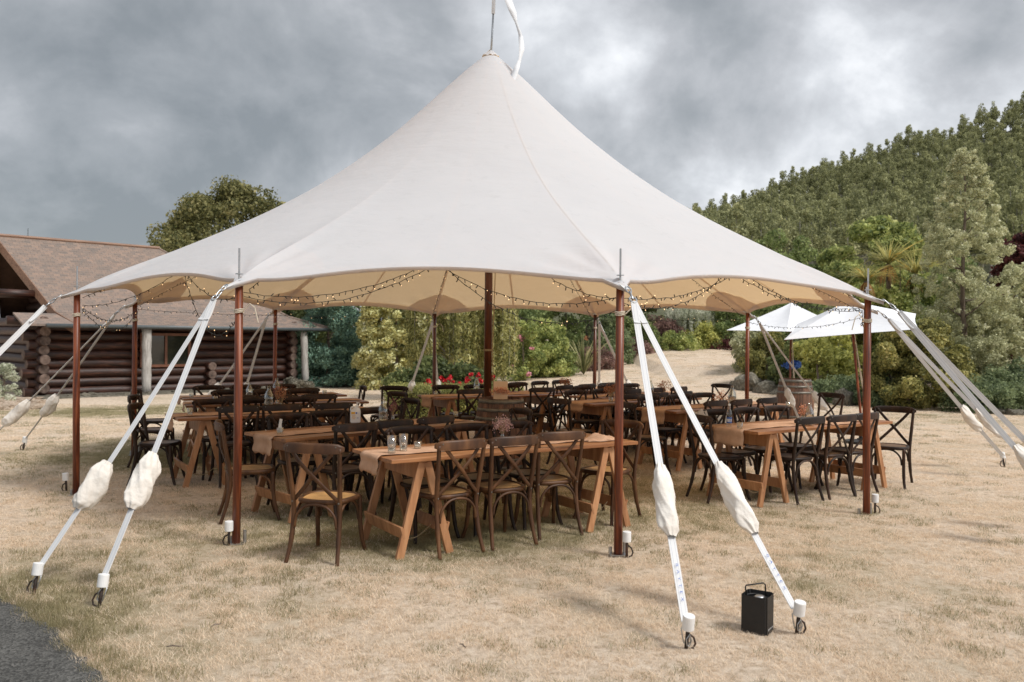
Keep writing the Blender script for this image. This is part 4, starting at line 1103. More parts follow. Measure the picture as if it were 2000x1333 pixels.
mb = MB(); mb.tube(bez([(-.048, 0, .122), (-.045, 0, .155), (-.02, 0, .168), (.005, 0, .160)], 4), .009, 8); mb.build('handle', Mt['jug'], j, smooth=True)
mb = MB(); mb.lathe([(.014, .16), (.016, .165), (.016, .182), (.006, .184), (.006, .205), (.010, .207), (.010, .215), (0, .216)], 12, (.018, 0, 0)); mb.tube([(.018, 0, .211), (.045, -.01, .205)], .004, 6); mb.build('pump', Mt['jug'], j)
mb = MB(); mb.box((-.022, -.0385, .105), (.040, .001, .024)); mb.build('orange_label', Mt['orange'], j)
mb = MB(); mb.lathe([(.009, 0), (.009, .001)], 12); mb.v = [Vector((v.x+.012, -.0380-v.z, v.y+.105)) for v in mb.v]; mb.build('blue_badge', Mt['blue'], j)
mb = MB()
for i in range(6): mb.box((-.018+.004*(i % 2), -.0383, .083-.008*i), (.046-.01*(i % 3), .001, .0028))
mb.build('label_lines', Mt['orange'], j)
mb = MB(); mb.box((.026, -.0383, .052), (.018, .001, .012)); mb.build('barcode_patch', Mt['lab'], j)
carafe(on(748, 826), 'clear glass carafe of water beside the white jug', 1.0)
vase(on(767, 823), 'small vase of dark mauve dried flowers beside the carafe and white jug', Mt['flower_m'], spread=.04, hh=.15, seed=9, n=30, bl=.022)
votive(on(890, 814), 'small candle holder near the right end of the jug table')
drink_glass(on(371, 811), 'short glass on the left end of the big carafe table', h=.08, r=.032, water=.4)
carafe(on(525, 800), 'big glass carafe on the left table behind the front left pole', 1.15)
vase(on(549, 797), 'vase of tall brown dried flowers beside the big carafe', Mt['flower_b'], spread=.07, hh=.20, seed=12, n=46, bl=.024)
vase(on(541, 792), 'vase of mauve dried flowers just behind the big carafe', Mt['flower_m'], spread=.05, hh=.17, seed=13, n=30, bl=.022)
drink_glass(on(420, 786), 'short glass on the left table second from the back', h=.08, r=.034, water=.4)
carafe(on(487, 783), 'glass carafe just right of the front left pole, farther back', 1.0)
carafe(on(540, 775), 'tall glass carafe on the table nearest the log cabin', 1.1)
drink_glass(on(634, 773), 'short glass near the right end of the table nearest the log cabin', h=.08, r=.034, water=.3)
votive(on(374, 777), 'small candle holder on the left end of the table nearest the log cabin')
votive(on(851, 772), 'small candle holder on the table behind the centre pole')
carafe(on(931, 768), 'clear bottle beside the centre pole on the table behind it', 1.05)
vase(on(1193, 787), 'jar of rusty brown dried flowers just left of the front right pole', Mt['flower_b'], spread=.10, hh=.17, seed=21, n=60, jar=True, bl=.024)
vase(on(1104, 763), 'vase of reddish straw flowers on the rearmost right table', Mt['flower_b'], spread=.11, hh=.17, seed=22, n=50, bl=.026)
vase(on(1297, 773), 'vase of straw coloured dried flowers on the third right table', Mt['flower_b'], spread=.10, hh=.17, seed=23, n=50, bl=.026)
carafe(on(1271, 774), 'glass carafe beside the straw flower vase behind a white strap', 1.0)
votive(on(1334, 800), 'small candle holder on the second right table beside the strap')
carafe(on(1430, 793), 'glass carafe on the second right table beside pink dried flowers', 1.1)
vase(on(1408, 794), 'vase of pinkish dried flowers left of the carafe on the second right table', Mt['flower_o'], spread=.10, hh=.14, seed=24, n=40, bl=.022)
votive(on(1539, 794), 'small candle holder at the right end of the second right table')
# blue labelled bottle
p = on(1424, 833); t = thing('water_bottle', 'slim clear bottle of water with a blue and white label', 'bottle', (p.x, p.y, TZ))
mb = MB(); mb.lathe([(.026, 0), (.028, .005), (.028, .13), (.022, .165), (.011, .195), (.011, .225), (.0, .226)], 20); mb.build('bottle_glass', Mt['glass'], t, smooth=True)
mb = MB(); mb.lathe([(.0288, .035), (.0288, .095)], 20); mb.f = mb.f[:20]; mb.build('blue_label', Mt['blue'], t, smooth=True)
mb = MB(); mb.lathe([(.0292, .05), (.0292, .078)], 20); mb.f = mb.f[:20]; mb.build('label_print', Mt['lab'], t, smooth=True)
mb = MB(); mb.lathe([(.013, .215), (.013, .236), (0, .237)], 14); mb.build('bottle_cap', Mt['jug'], t)
drink_glass(on(1445, 838), 'short whisky glass right of the blue labelled bottle', h=.065, r=.032, water=.2)
vase(on(1569, 829), 'small vase of pink dried flowers on the right table', Mt['flower_o'], spread=.045, hh=.14, seed=26, n=36, bl=.02)
carafe(on(1581, 830), 'clear straight carafe beside the pink flowers on the right table', .95)
# jacket over a chair back on the right
q = at(1446, 838, .88)
mb = MB(); rows = []
for i in range(15):
    a = i/14; rr = []
    for k in range(9):
        b = k/8; ang = -PI/2 + PI*a*1.0
        z = .90 - abs(a-.5)*.30 - (.02*math.sin(b*9)); y = (a-.5)*.14 + .012*math.sin(b*7+a*4); x = (b-.5)*.20*(1+.25*abs(a-.5))
        rr.append((x, y, z))
    rows.append(rr)
mb.grid(rows); o = mb.build('beige_jacket', Mt['cushion'], smooth=True); w_ = tp(6, .22, .985); o.location = (w_.x, w_.y, 0); o.rotation_euler = (0, 0, TABLES[6][1]); sm = o.modifiers.new('s', 'SOLIDIFY'); sm.thickness = .012
tag(o, 'beige knitted jacket draped over a chair back behind the blue labelled bottle', 'jacket')

# ------------------------------------------------------------ wine barrels
def barrel(x, y, label, H=.90, r0=.28, r1=.34):
    t = thing('wine_barrel', label, 'barrel', (x, y, terr(x, y)), rnd.uniform(0, 1), 'old oak wine barrels')
    rad = lambda z: r0 + (r1-r0)*math.sin(PI*z/H)
    n = 26
    for i in range(n):
        a0 = 2*PI*i/n; a1 = 2*PI*(i+.95)/n; mb = MB(); rows = []
        for k in range(9):
            z = H*k/8; r_ = rad(z) + (.001 if i % 3 else -.001)
            rows.append([(r_*math.cos(a0), r_*math.sin(a0), z), (r_*math.cos((a0+a1)/2), r_*math.sin((a0+a1)/2), z), (r_*math.cos(a1), r_*math.sin(a1), z)])
        mb.grid(rows)
        o_rows = [[Vector((p[0]*.93, p[1]*.93, p[2])) for p in r2] for r2 in rows]
        mb.grid([r2[::-1] for r2 in o_rows]); mb.grid([rows[-1], o_rows[-1]])
        mb.grid([[r2[2] for r2 in rows], [r2[2] for r2 in o_rows]]); mb.grid([[r2[0] for r2 in o_rows], [r2[0] for r2 in rows]])
        mb.build('stave', Mt['barrel'], t, smooth=False)
    mb = MB(); mb.lathe([(r0*.945, H-.035), (0, H-.034)], 26); mb.build('barrel_head', Mt['barrel'], t)
    for z, h in ((.03, .045), (.13, .04), (.25, .04), (H-.25, .04), (H-.14, .04), (H-.035, .05)):
        mb = MB(); mb.lathe([(rad(z-h/2)+.003, z-h/2), (rad(z+h/2)+.003, z+h/2)], 36); mb.f = mb.f[:36]; o = mb.build('hoop', Mt['hoop'], t, smooth=True); sm = o.modifiers.new('s', 'SOLIDIFY'); sm.thickness = .003; sm.offset = 1
    return t
BX, BY = -.13, 10.93
barrel(BX, BY, 'old oak wine barrel standing by the centre pole under the tent')
q = atd(1553, 760, 16.0); barrel(q.x, q.y, 'dark oak wine barrel on the lawn below the white umbrellas', H=.95)
b2 = q
# peach board with flowers on the first barrel
p = Vector((BX-.01, BY-.10, .868)); t = thing('welcome_board', 'peach coloured board with a band of peach flowers on the barrel', 'board', p, R(-3))
mb = MB(); mb.box((0, 0, .125), (.18, .012, .25), Euler((-.12, 0, 0)).to_matrix()); mb.build('board', Mt['peach'], t, bevel=.002)
mb = MB(); mb.box((0, .07, .09), (.02, .01, .2), Euler((.45, 0, 0)).to_matrix()); mb.build('easel_leg', Mt['peach'], t)
fl = MB(); r = random.Random(5)
for i in range(420):
    u = r.gauss(0, .055); c = Vector((u, -.028 + r.gauss(0, .010), .135 - .05*(u*8)**2*.3 + r.gauss(0, .020))); M = Euler((r.uniform(0, 6), r.uniform(0, 6), r.uniform(0, 6))).to_matrix(); k = r.uniform(.010, .022)
    b0 = len(fl.v); fl.v += [c + M @ Vector(x) for x in ((-k*.5, 0, 0), (0, -k*.35, k*.12), (k*.6, 0, 0), (0, k*.35, k*.12))]; fl.f.append((b0, b0+1, b0+2, b0+3))
fl.build('flower_band', Mt['flower_o'], t)
# foliage and dried stems lying on the barrel
# ------------------------------------------------------------ black box in the foreground
p = at(1488, 1243); t = thing('black_metal_box', 'black upright metal box with a wire loop handle on the foreground lawn', 'box', (p.x+.0, p.y+.09, 0), R(-33))
bw, bd, bh = .155, .145, .215
bw = .150
mb = MB(); mb.box((0, 0, bh/2), (bw, bd, bh)); 
me = mb.mesh('casing', Mt['black']); bm = bmesh.new(); bm.from_mesh(me)
ve = [e for e in bm.edges if abs((e.verts[0].co-e.verts[1].co).z) > .1]; bmesh.ops.bevel(bm, geom=ve, offset=.012, segments=3, affect='EDGES')
tf = [f for f in bm.faces if f.normal.z > .9]; r_ = bmesh.ops.inset_region(bm, faces=tf, thickness=.006); 
for f in tf:
    for v in f.verts: v.co.z -= .028
bm.to_mesh(me); bm.free(); link('casing', me, t)
mb = MB(); mb.tube(ring_pts((-.012, 0, bh-.020), Vector((1, 0, 0)), Vector((0, 1, 0)), .052, .052, 24), .006, 8, cap=False); mb.build('ring', Mt['black'], t, smooth=True)
mb = MB(); mb.lathe([(.030, bh-.028), (.032, bh-.020), (.022, bh-.012), (0, bh-.014)], 20, (.008, .01, 0)); mb.build('dial', Mt['steel'], t, smooth=True)
mb = MB(); mb.tube([(-.055, -.03, bh-.02), (-.062, -.032, bh+.035), (-.058, -.030, bh+.045), (.02, .040, bh+.055), (.03, .046, bh+.045), (.034, .048, bh-.02)], .0045, 8); mb.build('handle', Mt['black'], t, smooth=True)
mb = MB(); r = random.Random(2); x = -.062
while x < -.015+.065:
    w_ = r.uniform(.003, .007); mb.box((x, 0, 0), (w_, .0008, .008 if r.random() < .7 else .012)); x += w_ + .002
mb.v = [Vector((bw/2+.0012, v.x*.85+.01, .028+v.z)) for v in mb.v]; mb.v = [Vector((v.x, v.y, v.z)) for v in mb.v]
mb.build('small_white_print', Mt['print'], t)

# ------------------------------------------------------------ market umbrellas
def market_umbrella(x, y, label, rw, ztop, zrim, tiltx=0, tilty=0, rz=0, sides=6):
    z0 = terr(x, y); t = thing('market_umbrella', label, 'umbrella', (x, y, z0), 0, 'white garden umbrellas')
    hub = Vector((0, 0, 0)); M = Euler((tiltx, tilty, rz)).to_matrix(); piv = Vector((0, 0, .45))
    def T(v): return piv + M @ (Vector(v) - piv)
    mb = MB(); n = sides*8; rows = []
    for i in range(10):
        s = i/9; row = []
        for j in range(n+1):
            a = 2*PI*j/n; u = (j % 8)/8; q = 4*u*(1-u)
            rr = rw*s*(math.cos(PI/sides)/math.cos((u-.5)*2*PI/sides) if s > 0 else 1)*(1-.03*q*s)
            z = ztop - (ztop-zrim)*s**.92 - .0*q - .05*q*math.sin(PI*s)
            row.append(T((rr*math.cos(a), rr*math.sin(a), z)))
        rows.append(row)
    mb.grid(rows); o = mb.build('canopy', Mt['umbrella'], t, smooth=False); sm = o.modifiers.new('s', 'SOLIDIFY'); sm.thickness = .003
    for j in range(sides):
        a = 2*PI*j/sides; mb = MB(); mb.bar(T((0, 0, ztop-.03)), T((rw*.98*math.cos(a), rw*.98*math.sin(a), zrim-.012)), .014, .018); mb.build('rib', Mt['pole'], t)
    mb = MB(); top = T((0, 0, ztop)); jn = T((0, 0, zrim-.5)) if tilty or tiltx else Vector((0, 0, .9))
    mb.tube([(0, 0, 0), Vector((0, 0, .45)), T((0, 0, ztop+.03))], .021, 12); mb.build('pole', Mt['pole'], t, smooth=True)
    mb = MB(); mb.tube([(0, 0, .0), (0, 0, .50)], .028, 10); mb.lathe([(.26, 0), (.26, .05), (.06, .07), (.05, .09)], 20); mb.build('base', Mt['black'], t)
    mb = MB(); mb.tube(bez([T((.03, 0, zrim-.1)), T((.05, -.02, zrim-.6)), T((.09, -.02, zrim-1.0)), T((.10, -.02, zrim-1.2)), T((.06, -.02, zrim-.9)), T((.035, 0, zrim-.3))], 5), .007, 6); mb.build('cord', Mt['rope'], t)
    return t
q = atd(1681, 850, 13.8)
market_umbrella(q.x, q.y, 'nearer white square garden umbrella with a leaning wooden pole', 1.34, 2.36, 1.93, tiltx=.04, tilty=-.17, rz=.35, sides=4)
q = atd(1542, 800, 17.0)
market_umbrella(q.x, q.y, 'farther white garden umbrella half hidden behind the nearer one', 1.36, 2.43, 1.86, tilty=.0, tiltx=.02, rz=.15, sides=6)

# ------------------------------------------------------------ log cabin
def build_house():
    B0 = -.34
    A = atd(78, 700, 27.0); A.z = 0; Bp = atd(563, 700, 33.2); Bp.z = 0
    ex = (Bp-A).normalized(); L = (Bp-A).length; ey = Vector((-ex.y, ex.x, 0))   # ey points into the house
    h = thing('log_cabin', 'dark stained log cabin with a brown shingle roof at the left edge', 'cabin', (A.x, A.y, B0), math.atan2(ex.y, ex.x))
    # local: x along the long wall, y into the house, z up from the ground
    EZ = 2.36; D = 7.4; ridge_y = 3.45; RZ = 5.35
    lr = .165
    # log courses, long wall and gable wall, each log its own piece, ends crossing at the corner
    nlog = 8; dz = .302
    win = (5.0-1.35, 6.35-1.35)
    WX0, WX1, WZ0, WZ1 = 3.15, 4.75, .95, 1.98
    for i in range(nlog):
        z = .12 + dz*i
        r_ = lr*rnd.uniform(.93, 1.05)
        def logpiece(a, b, rr=r_, y=0, z=z, ends=True):
            mb = MB(); n = max(2, int((b-a)/.6)); pts = [(a + (b-a)*k/n, y + rnd.uniform(-.012, .012), z + rnd.uniform(-.01, .01)) for k in range(n+1)]
            mb.tube(pts, [rr*rnd.uniform(.96, 1.04) for _ in pts], 14); return mb
        x0 = -.42 + rnd.uniform(-.12, .08)
        if WZ0 - .1 < z < WZ1 + .1:
            logpiece(x0, WX0).build('log', Mt['log'], h, smooth=True); logpiece(WX1, L+.3).build('log', Mt['log'], h, smooth=True)
        else: logpiece(x0, L+.3 + rnd.uniform(-.1, .1)).build('log', Mt['log'], h, smooth=True)
        # gable wall log, offset half a course
        z2 = z + dz/2 if i < nlog-1 else z + dz/2
        mb = MB(); y0 = -.45 + rnd.uniform(-.10, .10); pts = [(rnd.uniform(-.01, .01), y0 + (D-y0)*k/10, z2) for k in range(11)]
        mb.tube(pts, [lr*rnd.uniform(.95, 1.05) for _ in pts], 14); mb.build('log', Mt['log'], h, smooth=True)
        mb = MB(); mb.lathe([(lr*.97, 0), (lr*.9, .012), (0, .014)], 14); mb.v = [Vector((v.x, y0 - v.z, z2 + v.y)) for v in mb.v]; mb.build('log_end', Mt['logend'], h)
        mb = MB(); mb.lathe([(r_*.97, 0), (r_*.9, .012), (0, .014)], 14); mb.v = [Vector((x0 - v.z, v.x, z + v.y)) for v in mb.v]; mb.build('log_end', Mt['logend'], h)
        # right hand corner: crossing log ends
        mb = MB(); mb.tube([(L, -.45, z2), (L, .3, z2)], lr, 12); mb.build('log', Mt['log'], h, smooth=True)
        mb = MB(); mb.lathe([(lr*.97, 0), (lr*.9, .012), (0, .014)], 12); mb.v = [Vector((L+v.x, -.45 - v.z, z2 + v.y)) for v in mb.v]; mb.build('log_end', Mt['logend'], h)
    # mid wall cross ends near the post
    for xx in (4.95,):
        for i in range(3):
            mb = MB(); zq = .27+dz*i; mb.tube([(xx+.6, -.40, zq), (xx+.6, .1, zq)], lr*.95, 12); mb.build('log', Mt['log'], h, smooth=True)
            mb = MB(); mb.lathe([(lr*.93, 0), (lr*.85, .012), (0, .014)], 12); mb.v = [Vector((xx+.6+v.x, -.40 - v.z, zq + v.y)) for v in mb.v]; mb.build('log_end', Mt['logend'], h)
    # gable infill logs up to the ridge
    i = 0; z = .12 + dz*nlog + dz/2
    while z < RZ - .5:
        f = (RZ-.25-z)/(RZ-EZ); ya = ridge_y - ridge_y*f; yb = ridge_y + ridge_y*f
        mb = MB(); mb.tube([(1.3, ya, z), (1.3, (ya+yb)/2, z), (1.3, yb, z)], lr, 12); mb.build('log', Mt['log'], h, smooth=True); z += dz
    # inner box so that nothing shows through chinks
    mb = MB(); mb.box((L/2, D/2, EZ/2), (L-.1, D-.1, EZ)); mb.build('inner_wall', Mt['dark'], h)
    # roof, stepped shingle courses; eave kicks out at a shallower pitch
    OX0, OX1, OY = -1.0, L+1.35, -.95
    prof_ = [(OY, 2.30), (0.15, 2.72), (ridge_y, RZ)]
    def roof_z(y):
        return np.interp(y, [p[0] for p in prof_], [p[1] for p in prof_])
    ncr = 44
    mb = MB()
    def xl(y):  # left rake
        return .80 - 1.25*(y-OY)/(ridge_y-OY)
    def xr(y):  # hip at the right end, flared at the eave
        s = (y-OY)/(ridge_y-OY); return OX1 - (ridge_y-OY)*1.15*s
    for k in range(ncr):
        ya = OY + (ridge_y-OY)*k/ncr; yb = OY + (ridge_y-OY)*(k+1.25)/ncr; yb = min(yb, ridge_y)
        za = roof_z(ya)+.016; zb = roof_z(yb)+.002; nx = 40
        rows = [[(xl(ya) + (xr(ya)-xl(ya))*j/nx, ya, za-.014) for j in range(nx+1)], [(xl(ya) + (xr(ya)-xl(ya))*j/nx, ya, za + rnd.uniform(-.003, .003)) for j in range(nx+1)], [(xl(yb) + (xr(yb)-xl(yb))*j/nx, yb, zb) for j in range(nx+1)]]
        mb.grid(rows)
    rf = mb.build('roof', Mt['shingle'], h); 
    # hip end and rear slope
    mb = MB()
    steps = 16
    for k in range(steps):
        s0 = k/steps; s1 = (k+1.2)/steps; s1 = min(1, s1)
        ya, yb = OY+(ridge_y-OY)*s0, OY+(ridge_y-OY)*s1; yc, yd = 2*ridge_y-ya, 2*ridge_y-yb
        mb.grid([[(xr(ya), ya, roof_z(ya)+.012), (xr(ya), yc, roof_z(ya)+.012)], [(xr(yb), yb, roof_z(yb)), (xr(yb), yd, roof_z(yb))]])
        mb.grid([[(xl(ya), yc, roof_z(ya)), (xr(ya), yc, roof_z(ya))], [(xl(yb), yd, roof_z(yb)), (xr(yb), yd, roof_z(yb))]])
    mb.build('roof_back', Mt['shingle'], rf)
    mb = MB(); mb.grid([[(-.75, OY, 2.31), (.86, OY, 2.31)], [(-.75, .1, 2.66), (.6, .1, 2.66)]]); mb.grid([[(-.75, OY, 2.24), (.86, OY, 2.24)], [(-.75, OY, 2.31), (.86, OY, 2.31)]]); mb.grid([[(-.75, OY, 2.24), (-.75, .1, 2.60)], [(-.75, OY, 2.31), (-.75, .1, 2.66)]])
    o = mb.build('corner_skirt', Mt['shingle'], rf); mb = MB(); mb.grid([[(-.74, OY+.02, 2.23), (.86, OY+.02, 2.23)], [(-.74, .1, 2.5), (.6, .1, 2.5)]]); mb.build('soffit', Mt['dark'], rf)
    # soffit below the eave, barge boards, gutter
    mb = MB(); ys = [OY, .15, ridge_y]
    rows = [[(xl(y)+.02, y, roof_z(y)-.05), (xr(y)-.02, y, roof_z(y)-.05)] for y in ys]; mb.grid(rows)
    rows = [[(xl(y)+.02, 2*ridge_y-y, roof_z(y)-.05), (xr(y)-.02, 2*ridge_y-y, roof_z(y)-.05)] for y in ys]; mb.grid(rows); mb.build('soffit', Mt['dark'], rf)
    for sgn in (1, -1):
        P_ = [(y, roof_z(y)) for y in (OY, .15, ridge_y)]
        for (y0, z0), (y1, z1) in zip(P_[:-1], P_[1:]):
            if sgn < 0: y0, y1 = 2*ridge_y-y0, 2*ridge_y-y1
            x0 = xl(y0 if sgn > 0 else 2*ridge_y-y0)-.03; x1 = xl(y1 if sgn > 0 else 2*ridge_y-y1)-.03
            mb = MB(); mb.bar((x0, y0, z0-.10), (x1, y1, z1-.10), .035, .21, up=(0, 0, 1)) if False else mb.grid([[(x0, y0, z0+.012), (x1, y1, z1+.012)], [(x0, y0, z0-.33), (x1, y1, z1-.33)]])
            o = mb.build('barge_board', Mt['fascia'], rf); sm = o.modifiers.new('s', 'SOLIDIFY'); sm.thickness = .05
    mb = MB()
    for k in range(6):
        y = .5 + k*.0
    for (y_, z_) in ((1.3, 3.3), (ridge_y, RZ-.45), (0.0, EZ+.05)):
        mb.tube([(-.95, y_, z_), (.2, y_, z_)], .14, 12)
    mb.build('purlin', Mt['log'], rf, smooth=True)
    mb = MB(); mb.tube([(-.1, OY-.06, 2.26), (xr(OY)+.02, OY-.06, 2.25)], .062, 10); mb.build('gutter', Mt['gutter'], rf, smooth=True)
    mb = MB(); mb.tube([(xl(ridge_y)-.03, ridge_y, RZ+.03), (xr(ridge_y)+.05, ridge_y, RZ+.03)], .06, 8); mb.build('ridge_cap', Mt['fascia'], rf)
    mb = MB(); a_ = (xr(OY), OY, roof_z(OY)+.02); b_ = (xr(ridge_y), ridge_y, RZ+.02); mb.tube([a_, (xr(.15), .15, roof_z(.15)+.03), b_], .04, 6); mb.build('hip_cap', Mt['shingle'], rf)
    mb = MB(); mb.bar((0.55, ridge_y, RZ), (.55, ridge_y, RZ+.35), .02, .02); mb.build('vent_rod', Mt['gutter'], rf)
    # window with frame and two panes
    w = MB(); xm = (WX0+WX1)/2
    for (cx, cz, sx, sz) in ((xm, WZ0-.03, WX1-WX0+.16, .09), (xm, WZ1+.03, WX1-WX0+.16, .09), (WX0-.035, (WZ0+WZ1)/2, .09, WZ1-WZ0), (WX1+.035, (WZ0+WZ1)/2, .09, WZ1-WZ0), (xm, (WZ0+WZ1)/2, .08, WZ1-WZ0)):
        w.box((cx, -.16, cz), (sx, .07, sz))
    wf = w.build('window', Mt['frame'], h)
    for a_, b_ in ((WX0+.01, xm-.04), (xm+.04, WX1-.01)):
        m_ = MB(); m_.box(((a_+b_)/2, -.14, (WZ0+WZ1)/2), (b_-a_, .012, WZ1-WZ0)); m_.build('pane', Mt['pane'], wf)
    # verandah posts
    for x, tilt in ((3.05, .0), (9.05, .0)):
        mb = MB(); pts = [(x + rnd.uniform(-.015, .015) + (.10 if x > 5 else 0)*(1-k/8), OY+.18, .02 + (2.2-.0)*k/8) for k in range(9)]
        mb.tube(pts, [(.15 if x < 5 else .125)*rnd.uniform(.92, 1.08)*(1 - .25*math.exp(-k*2) if x > 5 else 1) for k in range(9)], 10, flat=1.05); mb.build('verandah_post', Mt['weather'], h, smooth=True)
    # outdoor light fitting + gas bottle like box omitted; firewood by the wall
    return h, A, ex, ey, L
def shingle_mat():
    m, N, L, P = newmat('roof_shingle')
    tc = N.new('ShaderNodeTexCoord'); mp = N.new('ShaderNodeMapping'); L.new(tc.outputs['Object'], mp.inputs[0])
    br = N.new('ShaderNodeTexBrick'); br.inputs['Scale'].default_value = 1.0
    br.inputs['Brick Width'].default_value = .22; br.inputs['Row Height'].default_value = .10; br.inputs['Mortar Size'].default_value = .006; br.inputs['Bias'].default_value = 0
    br.inputs['Color1'].default_value = g(.17, .135, .115); br.inputs['Color2'].default_value = g(.31, .215, .165); br.inputs['Mortar'].default_value = g(.07, .06, .055)
    L.new(mp.outputs[0], br.inputs[0])
    n = N.new('ShaderNodeTexNoise'); n.inputs['Scale'].default_value = 6; n.inputs['Detail'].default_value = 8; L.new(tc.outputs['Object'], n.inputs[0])
    mx = N.new('ShaderNodeMix'); mx.data_type = 'RGBA'; mx.inputs[0].default_value = .35
    r = N.new('ShaderNodeValToRGB'); L.new(n.outputs[0], r.inputs[0]); r.color_ramp.elements[0].position = .35; r.color_ramp.elements[0].color = g(.20, .185, .17); r.color_ramp.elements[1].position = .65; r.color_ramp.elements[1].color = g(.33, .24, .19)
    L.new(br.outputs[0], mx.inputs[6]); L.new(r.outputs[0], mx.inputs[7]); L.new(mx.outputs[2], P.inputs['Base Color']); P.inputs['Roughness'].default_value = .95
    return m
Mt['shingle'] = shingle_mat()
house, HA, hex_, hey, HL = build_house()
# stones along the cabin
def rock_mesh(seed, mat, flat=.6):
    r = random.Random(seed); bm = bmesh.new(); bmesh.ops.create_icosphere(bm, subdivisions=3, radius=1)
    from mathutils import noise as nz
    for v in bm.verts:
        k = 1 + .45*nz.noise(v.co*1.1 + Vector((seed*3.1, 0, 0))) + .28*nz.noise(v.co*2.4 + Vector((0, seed, 0))) + .10*nz.noise(v.co*6 + Vector((0, 0, seed)))
        v.co = Vector((v.co.x*k, v.co.y*k, v.co.z*k*flat))
        for ax in range(3):
            lim = .78; 
            if abs(v.co[ax]) > lim: v.co[ax] = math.copysign(lim + (abs(v.co[ax])-lim)*.25, v.co[ax])
    me = bpy.data.meshes.new('rock'); bm.to_mesh(me); me.materials.append(mat); return me
ROCKS = [rock_mesh(i, Mt['stone']) for i in range(5)]; ROCKT = [rock_mesh(10+i, Mt['stone_t']) for i in range(4)]
def rock(x, y, s, label, group, tan=False, zs=1, rz=None):
    me = rnd.choice(ROCKT if tan else ROCKS); o = link('rock', me); o.location = (x, y, terr(x, y) + s*.22*zs); o.scale = (s*rnd.uniform(.8, 1.25), s*rnd.uniform(.8, 1.2), s*zs); o.rotation_euler = (0, 0, rnd.uniform(0, 6) if rz is None else rz)
    return tag(o, label, 'rock', group)
for i in range(26):
    px = rnd.uniform(-10, 88); py = rnd.uniform(772, 800); q = at(px, py, -.25)
    rock(q.x, q.y, rnd.uniform(.12, .27), 'tan garden stone in the heap at the left corner of the log cabin', 'tan stones heaped by the cabin corner', True, .6)
for i in range(44):
    u = .6 + i*.235; p = HA + hex_*u - hey*(1.05 + rnd.uniform(-.15, .2)); rock(p.x, p.y, rnd.uniform(.07, .17), 'small grey edging stone along the foot of the log cabin wall', 'small edging stones along the cabin', False)
mb = MB(); r1 = []; r2 = []
for i in range(30):
    p = HA + hex_*(-.3 + i*.40); a_ = p - hey*1.35; b_ = p - hey*.1; r1.append((a_.x, a_.y, terr(a_.x, a_.y)+.03+rnd.uniform(0, .02))); r2.append((b_.x, b_.y, terr(b_.x, b_.y)+.06))
r0 = [(a[0]+hey.x*-.05, a[1]-hey.y*.05, a[2]-.08) for a in r1]
mb.grid([r0, r1, r2]); tag(mb.build('gravel_path', Mt['stone']), kind='structure')

# ------------------------------------------------------------ plants
def foliage_mesh(name, blobs, n, leaf, mat, seed, aspect=.6, droop=0.0, shell=.55):
    """blobs: array of (x, y, z, rx, ry, rz); n leaf quads spread through them"""
    r = np.random.RandomState(seed); B = np.array(blobs, dtype=float)
    area = (B[:, 3]*B[:, 4] + B[:, 4]*B[:, 5] + B[:, 3]*B[:, 5]); pr = area/area.sum()
    idx = r.choice(len(B), n, p=pr); b = B[idx]
    d = r.normal(size=(n, 3)); d /= np.linalg.norm(d, axis=1)[:, None]
    rad = shell + (1-shell)*r.rand(n)**.5; rad = rad*(1+.10*r.normal(size=n))
    c = b[:, :3] + d*rad[:, None]*b[:, 3:6]
    nrm = d + .9*r.normal(size=(n, 3)); nrm /= np.linalg.norm(nrm, axis=1)[:, None]
    t = r.normal(size=(n, 3)); t[:, 2] -= droop*2.5
    t -= nrm*(t*nrm).sum(1)[:, None]; t /= np.linalg.norm(t, axis=1)[:, None] + 1e-9
    s = np.cross(nrm, t); L = leaf*(.45 + 1.15*r.rand(n)**1.4); Wd = L*aspect
    V = np.empty((n, 4, 3)); V[:, 0] = c - t*L[:, None]*.5; V[:, 1] = c - s*Wd[:, None]*.5 + nrm*L[:, None]*.1; V[:, 2] = c + t*L[:, None]*.5; V[:, 3] = c + s*Wd[:, None]*.5 + nrm*L[:, None]*.1
    me = bpy.data.meshes.new(name); me.vertices.add(4*n); me.vertices.foreach_set('co', V.astype(np.float32).ravel())
    me.loops.add(4*n); me.loops.foreach_set('vertex_index', np.arange(4*n, dtype=np.int32))
    me.polygons.add(n); me.polygons.foreach_set('loop_start', np.arange(0, 4*n, 4, dtype=np.int32)); me.polygons.foreach_set('loop_total', np.full(n, 4, dtype=np.int32))
    me.update(calc_edges=True); me.materials.append(mat); return me
